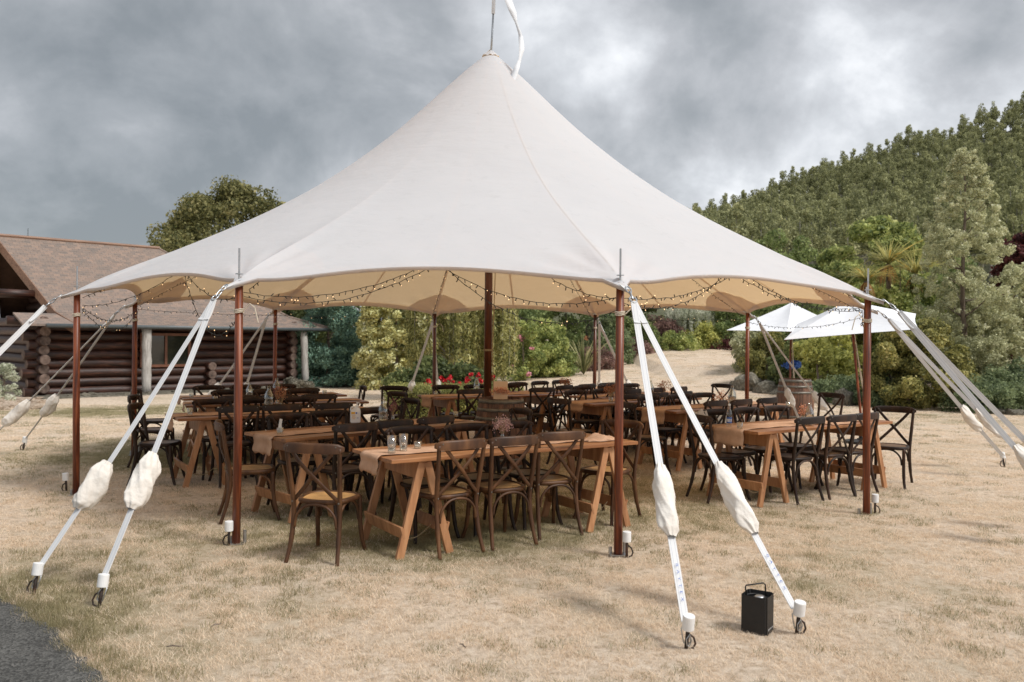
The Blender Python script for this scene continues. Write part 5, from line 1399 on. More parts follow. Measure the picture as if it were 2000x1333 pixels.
def clumps(W_, D_, H_, nb, br, seed, shape='dome', z0=0.0, lumpy=.25):
    r = random.Random(seed); out = []
    for i in range(nb):
        a = r.uniform(0, 2*PI)
        if shape == 'dome':
            e = math.asin(r.random()**.8); rr = 1.0 if r.random() < .8 else r.random(); k = r.uniform(1-lumpy, 1+lumpy*.3)
            x, y, z = W_/2*math.cos(e)*math.cos(a)*rr*k, D_/2*math.cos(e)*math.sin(a)*rr*k, H_*math.sin(e)*rr*k
        elif shape == 'cone':
            u = r.random()**1.15; rr = (1-u)**.85; k = r.uniform(1-lumpy, 1+lumpy*.4)*(1 if r.random() < .8 else r.random())
            x, y, z = W_/2*rr*math.cos(a)*k, D_/2*rr*math.sin(a)*k, H_*u
        elif shape == 'egg':
            u = r.random(); rr = math.sin(PI*min(.999, u*.9+.1))**.7; k = r.uniform(1-lumpy, 1+lumpy*.3)*(1 if r.random() < .8 else r.random())
            x, y, z = W_/2*rr*math.cos(a)*k, D_/2*rr*math.sin(a)*k, H_*u
        elif shape == 'col':
            u = r.random(); rr = (1 - max(0, (u-.55)/.45)**1.8*.8); k = r.uniform(1-lumpy, 1+lumpy*.3)*(1 if r.random() < .75 else r.random())
            x, y, z = W_/2*rr*math.cos(a)*k, D_/2*rr*math.sin(a)*k, H_*u
        elif shape == 'box':
            x, y, z = r.uniform(-.5, .5)*W_, r.uniform(-.5, .5)*D_, r.uniform(0, 1)*H_
        s = br*r.uniform(.6, 1.3)*(1 - .45*(z/H_) if shape == 'cone' else 1)
        out.append((x, y, z0+max(z, s*.3), s*r.uniform(.85, 1.25), s*r.uniform(.85, 1.25), s*r.uniform(.7, 1.0)))
    return out
def branches(H_, W_, n, r0, seed, z0=0, lean=(0, 0), top=.85, spread=1.0):
    r = random.Random(seed); mb = MB()
    P = [(0, 0, -.1)] + [(lean[0]*k/5 + r.uniform(-.04, .04)*H_*.2, lean[1]*k/5 + r.uniform(-.04, .04)*H_*.2, H_*top*k/5) for k in range(1, 6)]
    P = bez(P, 3); mb.tube(P, [r0*(1-.85*i/(len(P)-1)) for i in range(len(P))], 9)
    for i in range(n):
        k = r.randint(int(len(P)*.25), len(P)-2); p = P[k]; a = r.uniform(0, 2*PI); l = W_/2*r.uniform(.5, .95)*spread*(1-.5*k/len(P))
        q = Vector((p.x + l*math.cos(a), p.y + l*math.sin(a), p.z + l*r.uniform(.25, .9)))
        m_ = p.lerp(q, .5) + Vector((0, 0, -.06*l)); rr = r0*(1-.85*k/(len(P)-1))*.5
        mb.tube(bez([p, m_, q], 3), [rr*(1-.8*j/6) for j in range(7)], 6)
    return mb
def plant(name, label, cat_, x, y, blobs, n, leaf, mat, seed, trunk=None, aspect=.6, droop=0, group=None, bark='bark', crown='crown', shell=.55):
    t = thing(name, label, cat_, (x, y, terr(x, y)), 0, group)
    link(crown, foliage_mesh(crown, blobs, n, leaf, mat, seed, aspect, droop, shell), t)
    if trunk is None: trunk = branches(max(b[2] for b in blobs), .6*max(abs(b[0]) for b in blobs)*2, 7, .05, seed)
    trunk.build('trunk', Mt[bark], t, smooth=True); return t
LM = {}
LM['olive'] = leaf_mat('olive_foliage', g(.075,.085,.030), g(.36,.335,.135), third=g(.50,.44,.21))
LM['dkgreen'] = leaf_mat('dark_green_foliage', g(0.057, 0.080, 0.034), g(0.246, 0.284, 0.104))
LM['blue'] = leaf_mat('blue_spruce_foliage', g(0.057, 0.117, 0.090), g(0.246, 0.387, 0.274), trans=.1)
LM['gold'] = leaf_mat('golden_conifer_foliage', g(0.416, 0.359, 0.104), g(0.850, 0.850, 0.454), third=g(0.850, 0.850, 0.680), trans=.2)
LM['willow'] = leaf_mat('willow_foliage', g(0.161, 0.170, 0.057), g(0.680, 0.643, 0.265), third=g(0.850, 0.850, 0.567))
LM['fresh'] = leaf_mat('fresh_green_foliage', g(0.135, 0.182, 0.061), g(0.567, 0.608, 0.203), third=g(0.810, 0.796, 0.365))
LM['mid'] = leaf_mat('mid_green_foliage', g(0.095, 0.135, 0.047), g(0.378, 0.446, 0.169))
LM['silver'] = leaf_mat('silver_foliage', g(0.359, 0.397, 0.265), g(0.850, 0.850, 0.718))
LM['sage'] = leaf_mat('sage_foliage', g(0.297, 0.304, 0.169), g(0.756, 0.756, 0.472), third=g(0.850, 0.850, 0.661), trans=.35, scale=2.2)
LM['maroon'] = leaf_mat('maroon_foliage', g(0.063, 0.022, 0.025), g(0.210, 0.070, 0.063))
LM['purple'] = leaf_mat('purple_shrub_foliage', g(0.119, 0.070, 0.063), g(0.392, 0.238, 0.196))
LM['bronze'] = leaf_mat('bronze_gold_foliage', g(0.095, 0.105, 0.035), g(0.513, 0.472, 0.162), third=g(0.837, 0.729, 0.324), scale=2)
LM['juniper'] = leaf_mat('juniper_foliage', g(0.095, 0.132, 0.066), g(0.378, 0.444, 0.227))
LM['lime'] = leaf_mat('lime_foliage', g(0.208, 0.236, 0.057), g(0.794, 0.775, 0.265))
LM['strap'] = leaf_mat('strap_leaf', g(0.116, 0.132, 0.049), g(0.544, 0.511, 0.264), third=g(0.800, 0.693, 0.412))
LM['cabbage'] = leaf_mat('cabbage_tree_leaf', g(0.198, 0.214, 0.074), g(0.660, 0.594, 0.231), third=g(0.800, 0.495, 0.116))
LM['dead'] = leaf_mat('dead_strap_leaf', g(.30, .14, .05), g(.62, .36, .14), third=g(.7, .48, .24))
LM['lav'] = leaf_mat('lavender_foliage', g(0.168, 0.154, 0.119), g(0.378, 0.350, 0.280))
LM['euc'] = leaf_mat('plantation_foliage', g(.17, .185, .09), g(.50, .50, .25), trans=.4, scale=.35, third=g(.66, .62, .36))
LM['hedge'] = leaf_mat('box_hedge_foliage', g(0.142, 0.161, 0.053), g(0.548, 0.539, 0.189))
def P_(px, d): q = atd(px, 700, d); return q.x, q.y
# --- trees beyond the cabin
x, y = P_(462, 47)
plant('broad_tree', 'big olive green tree with a billowing crown behind the cabin roof', 'tree', x, y, clumps(10.2, 7, 8.2, 230, .72, 1, 'egg', 1.8, .26), 76000, .17, LM['olive'], 1, branches(7, 6, 14, .4, 1))
x, y = P_(336, 43)
plant('broad_tree', 'lower olive tree at the left foot of the big billowing tree behind the cabin', 'tree', x, y, clumps(6.0, 4, 4.6, 60, .75, 2, 'egg', 1.8), 26000, .16, LM['olive'], 2, branches(5, 3, 8, .2, 2))
x, y = P_(342, 60)
plant('conifer_tree', 'thin pointed green conifer peeping left of the big olive tree', 'tree', x, y, clumps(3.6, 3, 8.6, 40, .7, 3, 'cone', 1.5), 12000, .2, LM['fresh'], 3, branches(10.2, 2.0, 14, .12, 3, top=1.0))
# --- blue spruce, golden conifer, weeping tree
x, y = P_(642, 34)
plant('blue_spruce', 'bluish green spruce beside the right end of the cabin', 'tree', x, y, clumps(2.5, 2.2, 4.3, 150, .32, 4, 'col', .0, .25), 46000, .11, LM['blue'], 4, branches(4, 1.5, 6, .1, 4), aspect=.4)
x, y = P_(596, 38)
plant('dark_conifer', 'tall dark green conifer between the cabin end and the blue spruce', 'tree', x, y, clumps(2.6, 2.2, 5.0, 60, .42, 5, 'egg', .2), 18000, .14, LM['dkgreen'], 5)
x, y = P_(774, 32.6)
plant('golden_conifer', 'yellow golden conifer bush right of the blue spruce', 'tree', x, y, clumps(2.7, 2.0, 4.6, 260, .24, 6, 'col', .0, .14), 60000, .10, LM['gold'], 6, branches(4, 1.5, 6, .1, 6))
def weeping(px, d, W_, H_, label, mat, seed, n_st, drop, name='weeping_tree', leaf=.13, trunk_r=.13):
    r = random.Random(seed); x, y = P_(px, d); t = thing(name, label, 'tree', (x, y, terr(x, y)))
    blobs = clumps(W_*.9, W_*.7, H_*.30, 30, W_*.11, seed, 'dome', H_*.68)
    tw = MB()
    for i in range(n_st):
        a = r.uniform(0, 2*PI); rr = W_/2*math.sqrt(r.uniform(.12, 1)); z = H_*(.95 - .25*(rr/(W_/2))**2); L = drop*r.uniform(.55, 1.0)
        x0, y0 = rr*math.cos(a), rr*math.sin(a)*.8; zz = z
        pts = [(x0*.7, y0*.7, z), (x0, y0, z-.1)]
        while zz > max(z-L, .35):
            blobs.append((x0 + r.uniform(-.06, .06), y0 + r.uniform(-.06, .06), zz, .11, .11, .22)); zz -= .22
        pts.append((x0, y0, zz+.2))
        if i % 3 == 0: tw.tube(pts, .008, 4, cap=False)
    link('crown', foliage_mesh('crown', blobs, int(n_st*150 + 6000), leaf, mat, seed, .28, .9, .2), t)
    b = branches(H_*.9, W_*.8, 14, trunk_r, seed, top=.95); b.build('trunk', Mt['bark_g'], t, smooth=True); tw.build('hanging_twigs', Mt['bark_g'], t); return t
weeping(900, 27, 3.7, 4.0, 'weeping tree with hanging yellow green leaf strands behind the centre pole', LM['willow'], 7, 170, 2.9, leaf=.15, trunk_r=.16)
x, y = P_(1058, 35)
plant('rounded_shrub', 'rounded light green shrub at the left edge of the flower border', 'shrub', x, y, clumps(2.6, 2.2, 2.3, 70, .30, 8), 24000, .10, LM['fresh'], 8)
x, y = P_(1015, 38)
plant('rounded_shrub', 'darker green shrub behind the light rounded one at the border edge', 'shrub', x, y, clumps(3.0, 2.6, 3.4, 60, .40, 9), 16000, .12, LM['mid'], 9)
x, y = P_(960, 40)
plant('rounded_shrub', 'dense green shrub filling the gap behind the weeping tree', 'shrub', x, y, clumps(4.5, 2.6, 4.2, 60, .5, 10), 16000, .14, LM['dkgreen'], 10)
x, y = P_(820, 40)
plant('rounded_shrub', 'dark green shrub between the golden conifer and the weeping tree', 'shrub', x, y, clumps(4.2, 2.6, 4.2, 60, .5, 11), 16000, .14, LM['dkgreen'], 11)
x, y = P_(862, 23.5)
plant('rounded_shrub', 'very dark low shrub under the weeping tree behind the roses', 'shrub', x, y, clumps(3.2, 1.2, 1.1, 40, .3, 12), 12000, .10, LM['dkgreen'], 12)
# pink flowering shrub
x, y = P_(1022, 33); t = plant('flowering_shrub', 'pale shrub with a few pink blooms beside the weeping tree', 'shrub', x, y, clumps(1.2, 1.0, 2.4, 24, .25, 13), 6000, .09, LM['fresh'], 13)
link('blossom', foliage_mesh('blossom', clumps(1.3, 1.0, 2.4, 9, .10, 14), 500, .07, Mt['pinkp'], 14, .9), t)
# flax
def flax(px, d, h, n, label, mat, seed, spread=1.0, name='flax_plant', cat_='plant', lift=0, trunk=None, wdt=.03, xy=None):
    r = random.Random(seed); x, y = xy if xy else P_(px, d); t = thing(name, label, cat_, (x, y, terr(x, y)))
    mb = MB()
    for i in range(n):
        a = r.uniform(0, 6.28); l = h*r.uniform(.6, 1.05); k = r.uniform(.15, .9)*spread; bnd = r.uniform(.2, 1.0)
        rows = [[], []]; c, s = math.cos(a), math.sin(a)
        for j in range(6):
            u = j/5; rad = l*k*u*(1+.3*u); z = l*(u - bnd*k*.75*u**2.4) + lift; w = wdt*(1-u*.85)*(0.6+u*1.2 if u < .3 else 1)
            rows[0].append((c*rad - s*w, s*rad + c*w, z)); rows[1].append((c*rad + s*w, s*rad - c*w, z+.3*w))
        mb.grid(rows)
    mb.build('leaves', mat, t)
    if trunk:
        mb = MB()
        for i in range(60):
            a = r.uniform(0, 6.28); l = h*r.uniform(.5, .85); rows = [[], []]; c, s = math.cos(a), math.sin(a)
            for j in range(5):
                u = j/4; rad = l*(.65*u - .12*u*u); z = lift - l*(.15*u + .75*u*u) - .02; w = wdt*1.1*(1-u*.8)
                rows[0].append((c*rad - s*w, s*rad + c*w, z)); rows[1].append((c*rad + s*w, s*rad - c*w, z+.3*w))
            mb.grid(rows)
        mb.build('dead_leaves', LM['dead'], t)
    if trunk: m2 = MB(); m2.tube(bez([(0, 0, -.1), (.05, 0, lift*.5), (0, 0, lift)], 4), [.11, .1, .1, .09, .09, .08, .08, .08, .08], 9); m2.build('trunk', Mt['bark'], t, smooth=True)
    return t
flax(1140, 36, 1.9, 80, 'spiky flax clump with pale drooping strap leaves behind a back pole', LM['strap'], 15, .9, wdt=.035)
# --- long border bank behind the sloping lawn
def bank(i, px, d, W_, H_, mat, label, leaf=.12, n=14000, shape='dome', br=.35, name='border_shrub', cat_='shrub', D_=None, lumpy=.25, z0=0.0):
    x, y = P_(px, d); return plant(name, label, cat_, x, y, clumps(W_, D_ or W_*.8, H_, int((26+W_*16)*(.40/br)**1.2), br*.82, 100+i, shape, z0, lumpy), n, leaf, LM[mat], 100+i)
bank(1, 1105, 44, 5, 5.2, 'mid', 'broad green tree behind the flax clump', .16, 22000, br=.6, name='border_tree', cat_='tree')
bank(2, 1180, 41, 2.4, 2.6, 'juniper', 'grey green bushy shrub right of the flax', .11, 14000)
bank(3, 1210, 48, 5.4, 6.2, 'dkgreen', 'tall dark evergreen just right of the front right pole', .18, 24000, br=.6, name='border_tree', cat_='tree')
bank(4, 1243, 44, 2.2, 1.9, 'mid', 'low green shrub at the border edge under the white straps', .1, 10000)
bank(5, 1290, 46, 2.4, 1.7, 'purple', 'purple brown rounded shrub between the two white straps', .1, 11000)
bank(6, 1320, 54, 7.5, 6.5, 'dkgreen', 'very dark tall hedge tree behind the silver weeping tree', .2, 30000, br=.7, name='border_tree', cat_='tree')
bank(7, 1410, 52, 6, 5.6, 'mid', 'bushy green tree at the top of the sloping lawn', .17, 24000, br=.6, name='border_tree', cat_='tree')
bank(8, 1420, 47, 4.4, 2.4, 'mid', 'dark leafy shrub right of the silver weeping tree', .13, 15000)
bank(9, 1375, 46, 2.2, 1.3, 'lime', 'yellow green grassy clump below the silver weeping tree', .11, 9000)
bank(10, 1165, 38.5, 1.9, 1.0, 'purple', 'low reddish groundcover plant at the lawn edge right of the flax', .08, 7000, br=.2)
bank(11, 1320, 44.5, 2.4, .9, 'fresh', 'low green border plant left of the yellow green clump', .09, 7000, br=.2)
bank(12, 1440, 45.5, 3.0, .6, 'maroon', 'low maroon groundcover at the top edge of the lawn', .08, 8000, br=.18)
bank(13, 1240, 42.6, 2.0, .7, 'purple', 'low brownish groundcover at the lawn edge by the strap', .08, 6000, br=.18)
bank(14, 1090, 35.6, 1.8, .7, 'mid', 'low leafy plant at the lawn edge left of the flax', .08, 7000, br=.2)
bank(15, 1510, 60, 9, 7, 'mid', 'wide green tree hidden behind the white umbrellas', .2, 26000, br=.8, name='border_tree', cat_='tree')
bank(16, 1000, 52, 9, 5.4, 'mid', 'wide green tree mass behind the weeping tree', .2, 24000, br=.8, name='border_tree', cat_='tree')
bank(17, 700, 50, 9, 5.6, 'dkgreen', 'dark evergreen mass behind the golden conifer', .2, 24000, br=.8, name='border_tree', cat_='tree')
weeping(1345, 46.5, 2.6, 2.5, 'small silver leaved weeping tree on the flower border', LM['silver'], 31, 60, 1.3, leaf=.11, trunk_r=.06)
# --- clipped hedge and roses behind the back table
a_ = atd(757, 755, 17.3); b_ = atd(1015, 752, 17.6); W_ = b_.x-a_.x; cx = (a_.x+b_.x)/2
r = np.random.RandomState(5); bl = []
nx = int(W_/.12)
for i in range(nx+1):
    for k in range(7):
        for yy in (-.5, -.25, 0, .25, .5):
            bl.append((-W_/2 + W_*i/nx, yy, .08 + .56*k/6 + r.uniform(-.01, .01), .09, .09, .09))
plant('clipped_hedge', 'low clipped green box hedge behind the back table', 'hedge', cx, 17.9, bl, 60000, .035, LM['hedge'], 50, trunk=MB().box((0, 0, .3), (W_*.93, .9, .5)), bark='soil', crown='foliage', shell=.7)  # no trunk: a dark block added as core, darkening the gaps between leaves
def rose(px, py, d, h, nfl, label, seed, wd=.5):
    r = random.Random(seed); q = atd(px, py, d); t = thing('rose_bush', label, 'rose bush', (q.x, q.y, terr(q.x, q.y)), 0, 'red rose bushes behind the hedge')
    H_ = q.z; link('foliage', foliage_mesh('foliage', clumps(wd*1.3, wd, H_*.85, 20, .13, seed), 2600, .055, LM['mid'], seed), t)
    st = MB(); fl = MB()
    for i in range(nfl):
        a = r.uniform(0, 6.28); x = wd*.6*r.uniform(-1, 1); y = wd*.4*r.uniform(-1, .2); z = H_ + r.uniform(-.12, .12); st.tube([(x*.3, y*.3, 0), (x, y, z)], .006, 5)
        for q2 in range(26):
            d_ = Vector((r.gauss(0, 1), r.gauss(0, 1), r.gauss(0, 1))).normalized(); c = Vector((x, y, z)) + d_*r.uniform(.02, .055); M = Euler((r.uniform(0, 6), r.uniform(0, 6), r.uniform(0, 6))).to_matrix(); k = r.uniform(.025, .04)
            b0 = len(fl.v); fl.v += [c + M @ Vector(v) for v in ((-k, 0, 0), (0, -k*.8, k*.3), (k, 0, 0), (0, k*.8, k*.3))]; fl.f.append((b0, b0+1, b0+2, b0+3))
    st.build('stems', Mt['bark'], t); fl.build('blooms', Mt['rose'], t)
rose(812, 746, 19.2, 1, 3, 'leftmost red rose bush behind the hedge beside a canvas sleeve', 61, .35)
rose(853, 738, 19.4, 1, 8, 'tall red rose bush left of the back pole', 62, .45)
rose(893, 742, 19.3, 1, 7, 'red rose bush just right of the back pole', 63, .45)
rose(930, 738, 19.3, 1, 4, 'red rose bush behind the clear bottle', 64, .35)
rose(960, 742, 19.4, 1, 4, 'rightmost red rose bush behind the centre pole', 65, .4)
# lavender by the cabin end
x, y = P_(582, 32); plant('lavender_bush', 'greyish lavender bush at the right end of the cabin', 'shrub', x, y, clumps(1.2, .9, .42, 22, .14, 66), 6000, .06, LM['lav'], 66, crown='foliage')
x, y = P_(8, 25.4); plant('dry_shrub', 'grey withered shrub at the left photo edge by the stones', 'shrub', x, y, clumps(.9, .8, 1.0, 18, .16, 67), 4000, .06, LM['silver'], 67, crown='foliage')

# ------------------------------------------------------------ garden bed on the right
for px, py, s, zs, lab in ((1468, 742, .50, 1.3, 'tall mossy grey boulder at the left tip of the right garden bed'), (1500, 748, .42, 1.1, 'grey boulder between the bed tip and the oak barrel'), (1487, 752, .30, .9, 'smaller grey boulder in front of the bed tip'),
                           (1450, 738, .38, 1.2, 'leftmost mossy boulder of the right garden bed'), (1520, 760, .28, .7, 'flat pale stone left of the far oak barrel'), (1540, 765, .26, .6, 'flat pale stone behind the far oak barrel'),
                           (1648, 775, .36, 1.4, 'pointed grey stone in the juniper edging behind the umbrella pole'), (1604, 773, .2, .6, 'low edging stone right of the far oak barrel')):
    d = 28 - max(0, (px-1450))*.030; q = atd(px, py, d); rock(q.x, q.y, s, lab, None, False, zs)
for i in range(34):
    px = 1600 + i*9; py = 776 + (px-1600)*.052; q = at(px, py+2, .05); rock(q.x, q.y, rnd.uniform(.10, .19), 'small grey edging stone along the right garden bed', 'small edging stones of the right garden bed', False, .8)
for i in range(22):
    px = rnd.uniform(1925, 2020); py = rnd.uniform(795, 812); q = at(px, py, .02); rock(q.x, q.y, rnd.uniform(.08, .22), 'grey rubble stone at the far right edge of the garden bed', 'rubble stones at the far right of the bed', False, .8)
q = at(1778, 795, .0); o = rock(q.x, q.y, .30, 'upright grey standing stone in front of the bronze green bush', None, False, 2.6)
bank(40, 1775, 21.2, 1.0, .75, 'bronze', 'small bronze green bush creeping over the standing stone', .06, 4000, br=.14)
def rb(i, px, d, W_, H_, mat, label, leaf=.08, n=14000, br=.25, **k): return bank(40+i, px, d, W_, H_, mat, label, leaf, n, br=br, **k)
rb(1, 1498, 29.5, 1.7, 1.7, 'bronze', 'reddish green shrub above the boulders at the bed tip')
rb(2, 1475, 32, 1.6, 1.9, 'sage', 'pale green shrub at the left tip of the right garden bed')
rb(3, 1560, 27, 2.0, 1.5, 'dkgreen', 'dark leafy shrub right behind the far oak barrel', .10)
rb(4, 1615, 26, 2.2, 1.9, 'lime', 'bright green broad leaved shrub beneath the white umbrellas', .13, 9000)
rb(5, 1597, 24.6, .8, .7, 'lime', 'top of a small standard tree with yellow leaves under the umbrellas', .07, 3500, br=.14, z0=1.05)
rb(6, 1650, 29, 2.0, 2.4, 'sage', 'airy pale olive shrub behind the leaning umbrella pole', .09, 9000)
rb(7, 1545, 33, 3.4, 3.0, 'mid', 'green shrub mass behind the far umbrella', .11, 14000, br=.4)
rb(8, 1645, 23.2, 2.9, .62, 'juniper', 'low spreading juniper behind the leaning umbrella pole', .06, 16000, br=.2, D_=1.4)
rb(9, 1720, 22, 1.6, .75, 'juniper', 'low juniper right of the right hand front pole', .06, 10000, br=.2)
rb(10, 1800, 21.5, 2.75, 2.05, 'bronze', 'big rounded golden bronze conifer bush right of the tent', .075, 46000, br=.28, lumpy=.12)
rb(11, 1935, 20.4, 2.5, .72, 'juniper', 'low dark juniper groundcover at the right edge', .06, 17000, br=.2, D_=1.5)
rb(12, 1990, 21.5, 1.8, 1.0, 'juniper', 'taller juniper groundcover at the far right edge', .07, 12000, br=.22)
rb(13, 1722, 28, 2.6, 3.0, 'lime', 'bushy lime green shrub below the cabbage trees', .12, 14000, br=.35)
rb(14, 1790, 27, 2.6, 3.3, 'fresh', 'fresh green shrub right of the cabbage tree trunks', .12, 14000, br=.35)
rb(15, 1650, 34, 3.2, 3.3, 'fresh', 'green shrub rising behind the nearer umbrella', .12, 14000, br=.4)
rb(16, 1905, 24, 3.2, 2.6, 'sage', 'pale green shrub at the foot of the tall airy tree', .09, 20000, br=.3)
rb(17, 1700, 46, 6.4, 6.9, 'fresh', 'broad light green tree below the plantation hill', .20, 36000, br=.7, shape='egg', name='garden_tree', cat_='tree')
rb(18, 1625, 50, 4.4, 5.4, 'mid', 'green tree left of the broad light tree below the hill', .2, 20000, br=.6, shape='egg', name='garden_tree', cat_='tree')
rb(19, 1755, 40, 3.6, 6.2, 'fresh', 'twiggy green tree with reddish tips right of the broad light tree', .16, 13000, br=.4, shape='egg', name='garden_tree', cat_='tree')
rb(20, 2015, 33, 3.6, 5.6, 'maroon', 'dark maroon leaved tree at the right edge', .18, 22000, br=.5, shape='egg', name='garden_tree', cat_='tree')
rb(21, 1850, 34, 4.2, 4.2, 'mid', 'green shrub mass behind the tall airy tree', .15, 18000, br=.5)
rb(22, 2010, 24, 2.6, 3.4, 'sage', 'pale green shrub cut by the right photo edge', .09, 14000, br=.3)
rb(23, 1580, 42, 5, 3.4, 'mid', 'green shrub bank at the top right of the sloping lawn', .14, 16000, br=.5)
# tall airy tree
x, y = P_(1882, 23.2); r = random.Random(9); bl = []
for i in range(620):
    u = r.random()**.9; z = .9 + 5.9*u; hw = 1.45*math.sin(PI*min(1, (u*.80+.16)))**.9*(1-.42*u) + .10; a = r.uniform(0, 6.28); k = math.sqrt(r.uniform(.12, 1))
    s = .145*r.uniform(.4, 1.3)*(1.1-.6*u); bl.append((hw*k*math.cos(a)+.08*math.sin(u*7), hw*k*math.sin(a)*.9, z, s*1.1, s*1.1, s))
plant('airy_tree', 'tall pointed airy tree with small pale sage leaves right of the tent', 'tree', x, y, bl, 72000, .055, LM['sage'], 77, branches(6.6, 2.4, 34, .09, 77, top=1.0, spread=.9), shell=.2)
# cabbage trees
for k, (px, py, d, lab) in enumerate(((1692, 540, 27, 'leftmost cabbage tree with a spiky yellow green head'), (1735, 507, 28, 'tallest cabbage tree, middle of the three spiky heads'), (1788, 527, 27.5, 'rightmost cabbage tree with orange tipped spiky leaves'))):
    q = atd(px, py, d); z0 = terr(q.x, q.y)
    flax(0, 0, 1.0 if k else .75, 170, lab, LM['cabbage'], 80+k, 2.2, 'cabbage_tree', 'tree', lift=q.z-z0-.15, trunk=True, wdt=.022, xy=(q.x, q.y))
# small standard tree stems + hydrangea
x, y = P_(1548, 17.6); q = atd(1548, 714, 17.6); z0 = terr(x, y)
t = thing('hydrangea', 'bright blue hydrangea bloom above the far oak barrel', 'flower', (x, y, z0))
mb = MB(); mb.tube([(0, 0, 0), (.02, 0, (q.z-z0))], .012, 6); mb.build('stem', Mt['bark'], t)
link('bloom', foliage_mesh('bloom', [(0, 0, q.z-z0, .16, .14, .075), (.05, 0, q.z-z0+.02, .12, .1, .07), (-.07, 0, q.z-z0-.01, .1, .1, .06)], 1500, .045, Mt['bluep'], 90, .9), t)
link('foliage', foliage_mesh('foliage', clumps(.7, .5, q.z-z0-.12, 12, .12, 91), 1500, .11, LM['dkgreen'], 91, .7), t)

# ------------------------------------------------------------ plantation hill
def hill_z(x, y):
    ridge = 40 + (x-71)*.352
    ridge = max(ridge, -8) + 1.2*math.sin(x*.07) + .7*math.sin(x*.19+1)
    s = sstep(95, 305, y)
    return 8.5*sstep(60, 140, y)*sstep(-70, 40, x) + max(0, ridge-8.5)*(.35*s + .65*min(1, max(0, (y-110)/190)))
v = []; f = []; xs = np.linspace(-260, 330, 60); ys = list(np.linspace(95, 300, 26)) + [312, 340, 420]
for yy in ys:
    for xx in xs:
        z = hill_z(xx, min(yy, 300)); 
        if yy > 300: z = z - (yy-300)*.35
        if yy == ys[0]: z -= 6
        v.append((xx, yy, z))
n = len(xs)
for j in range(len(ys)-1):
    for i in range(n-1): a = j*n+i; f.append((a, a+1, a+n+1, a+n))
me = bpy.data.meshes.new('hillside'); me.from_pydata(v, [], f); me.materials.append(noise_mat('hill_scrub', [g(.05, .055, .028), g(.12, .12, .06)], .4, .95)); me.polygons.foreach_set('use_smooth', [True]*len(f))
tag(link('hillside', me), kind='structure')
def euc_mesh(seed):
    r = random.Random(seed); bl = []
    for i in range(17):
        u = r.random()**1.2; a = r.uniform(0, 6.28); rr = 1.6*(1-u*.75)*r.uniform(.4, 1); s = .80*(1-.5*u); bl.append((rr*math.cos(a), rr*math.sin(a), 4.9 + 4.6*u, s, s, s*.95))
    return foliage_mesh('crown', bl, 1300, .30, LM['euc'], seed, .75, 0, .6)
EM = [euc_mesh(200+i) for i in range(4)]
tb_ = MB().tube([(0, 0, -1), (0, 0, 4), (.1, 0, 8.5)], [.16, .12, .05], 5); TM = tb_.mesh('trunk', Mt['bark_g'])
r = random.Random(44); pts = []
def visible(x, y, z):
    # only places the camera side could see: in the frame's spread with a generous margin
    px = 1000 + x/y*FPX; return 1150 < px < 2350
yy = 118
while yy < 303:
    xx = -10
    while xx < 260:
        x = xx + r.uniform(-1.6, 1.6); y = yy + r.uniform(-1.6, 1.6)
        if visible(x, y, 0) and hill_z(x, y) > 9: pts.append((x, y, hill_z(x, y)))
        xx += 3.8
    yy += 4.0
pts.sort(key=lambda p: (0 if (p[0]/p[1]*FPX+1000) < 2010 and (p[2]+10-CAM_H)/p[1]*FPX > 250 - 0 else 1, p[1]))
def inview(p):
    px = 1000 + p[0]/p[1]*FPX; py = 664 - (p[2]+9-CAM_H)/p[1]*FPX
    lim = 400 + (px-1385)*.62 if px > 1385 else 0
    return px < 2005 and px > 1385 and py < min(lim, 520) and not (1800 < px < 1950 and py > 330)
iv = [p for p in pts if inview(p)]; ov = [p for p in pts if not inview(p)]
iv.sort(key=lambda p: p[1]); ind = iv[:300]; rest = iv[300:] + ov
protos = []
for i, p in enumerate(ind):
    if len(protos) < 4:
        o = thing('plantation_tree', 'slender plantation tree among its many like neighbours on the lower hillside', 'tree', group='plantation trees on the lower hillside')
        link('crown', EM[i], o); link('trunk', TM, o); protos.append(o)
    else: o = copy_tree(protos[i % 4])
    k = r.uniform(.8, 1.25); o.location = p; o.scale = (k, k, k*r.uniform(.85, 1.25)); o.rotation_euler = (0, 0, r.uniform(0, 6))
K = [r.randint(0, 3) for _ in rest]; Sc = []; Ro = []
for p in rest: k = r.uniform(.8, 1.2); Sc.append((k, k, k*r.uniform(.8, 1.3))); Ro.append((0, 0, r.uniform(0, 6)))
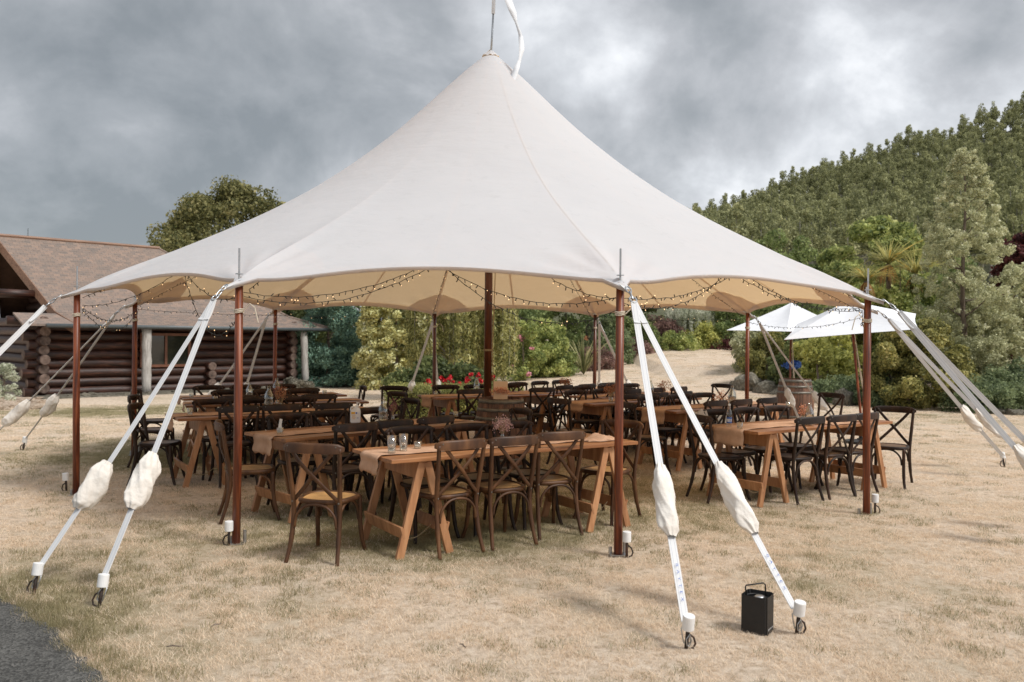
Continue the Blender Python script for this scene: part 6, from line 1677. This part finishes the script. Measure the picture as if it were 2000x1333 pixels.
# one combined mesh per kind feeds the far forest
srcs = []
for i in range(4):
    bmx = bmesh.new(); bmx.from_mesh(EM[i]); n0 = len(bmx.faces); bmx.from_mesh(TM)
    bmx.faces.ensure_lookup_table()
    for f_ in bmx.faces[n0:]: f_.material_index = 1
    me = bpy.data.meshes.new('forest_tree'); bmx.to_mesh(me); me.materials.append(LM['euc']); me.materials.append(Mt['bark_g'])
    o = link('forest_tree', me); p = rest[i]; o.location = p
    tag(o, 'slender plantation tree standing in the far forest on the hillside', 'tree', 'trees of the far plantation forest'); srcs.append(o)
fo = point_obj('plantation_forest', rest[4:], K[4:], Sc[4:], Ro[4:]); gn_scatter(fo, srcs, None)
tag(fo, 'dense plantation forest covering the hillside behind the garden', 'forest', kind='stuff')
print('forest', len(ind), len(rest))
# slender tree leaning twigs near the right bed: extra dark bed soil
mb = MB(); rows = []
mbp = [at(1445, 752, .15), at(1500, 757, .2), at(1600, 775, .1), at(1700, 782, .05), at(1800, 790, 0), at(1900, 800, 0), at(2000, 808, 0), at(2150, 822, 0)]
r1 = [(p.x, p.y+.15, terr(p.x, p.y)+.03) for p in mbp]; r2 = [(p.x*1.12+.5, p.y+5, terr(p.x*1.12+.5, p.y+5)+.06) for p in mbp]; r3 = [(p.x*1.3+2, p.y+12, terr(p.x*1.3+2, p.y+12)+.06) for p in mbp]
mb.grid([r1, r2, r3]); tag(mb.build('garden_bed', Mt['soil']), kind='structure')

for px, py, a_, l_, lab in ((342, 1264, .05, .09, 'thin dark twig lying flat on the foreground grass'), (423, 1222, .9, .07, 'short dark curled twig on the foreground grass right of the drive'), (905, 1262, 2.1, .06, 'tiny dark twig near the middle of the bottom edge')):
    p = at(px, py, .02); mb = MB(); mb.tube([(-l_/2, 0, 0), (-l_/6, .006, .004), (l_/5, -.004, .003), (l_/2, .008, 0)], [.003, .0045, .0035, .002], 6)
    o = mb.build('twig', Mt['bark'], smooth=True); o.location = (p.x, p.y, .022); o.rotation_euler = (0, 0, a_); tag(o, lab, 'twig')
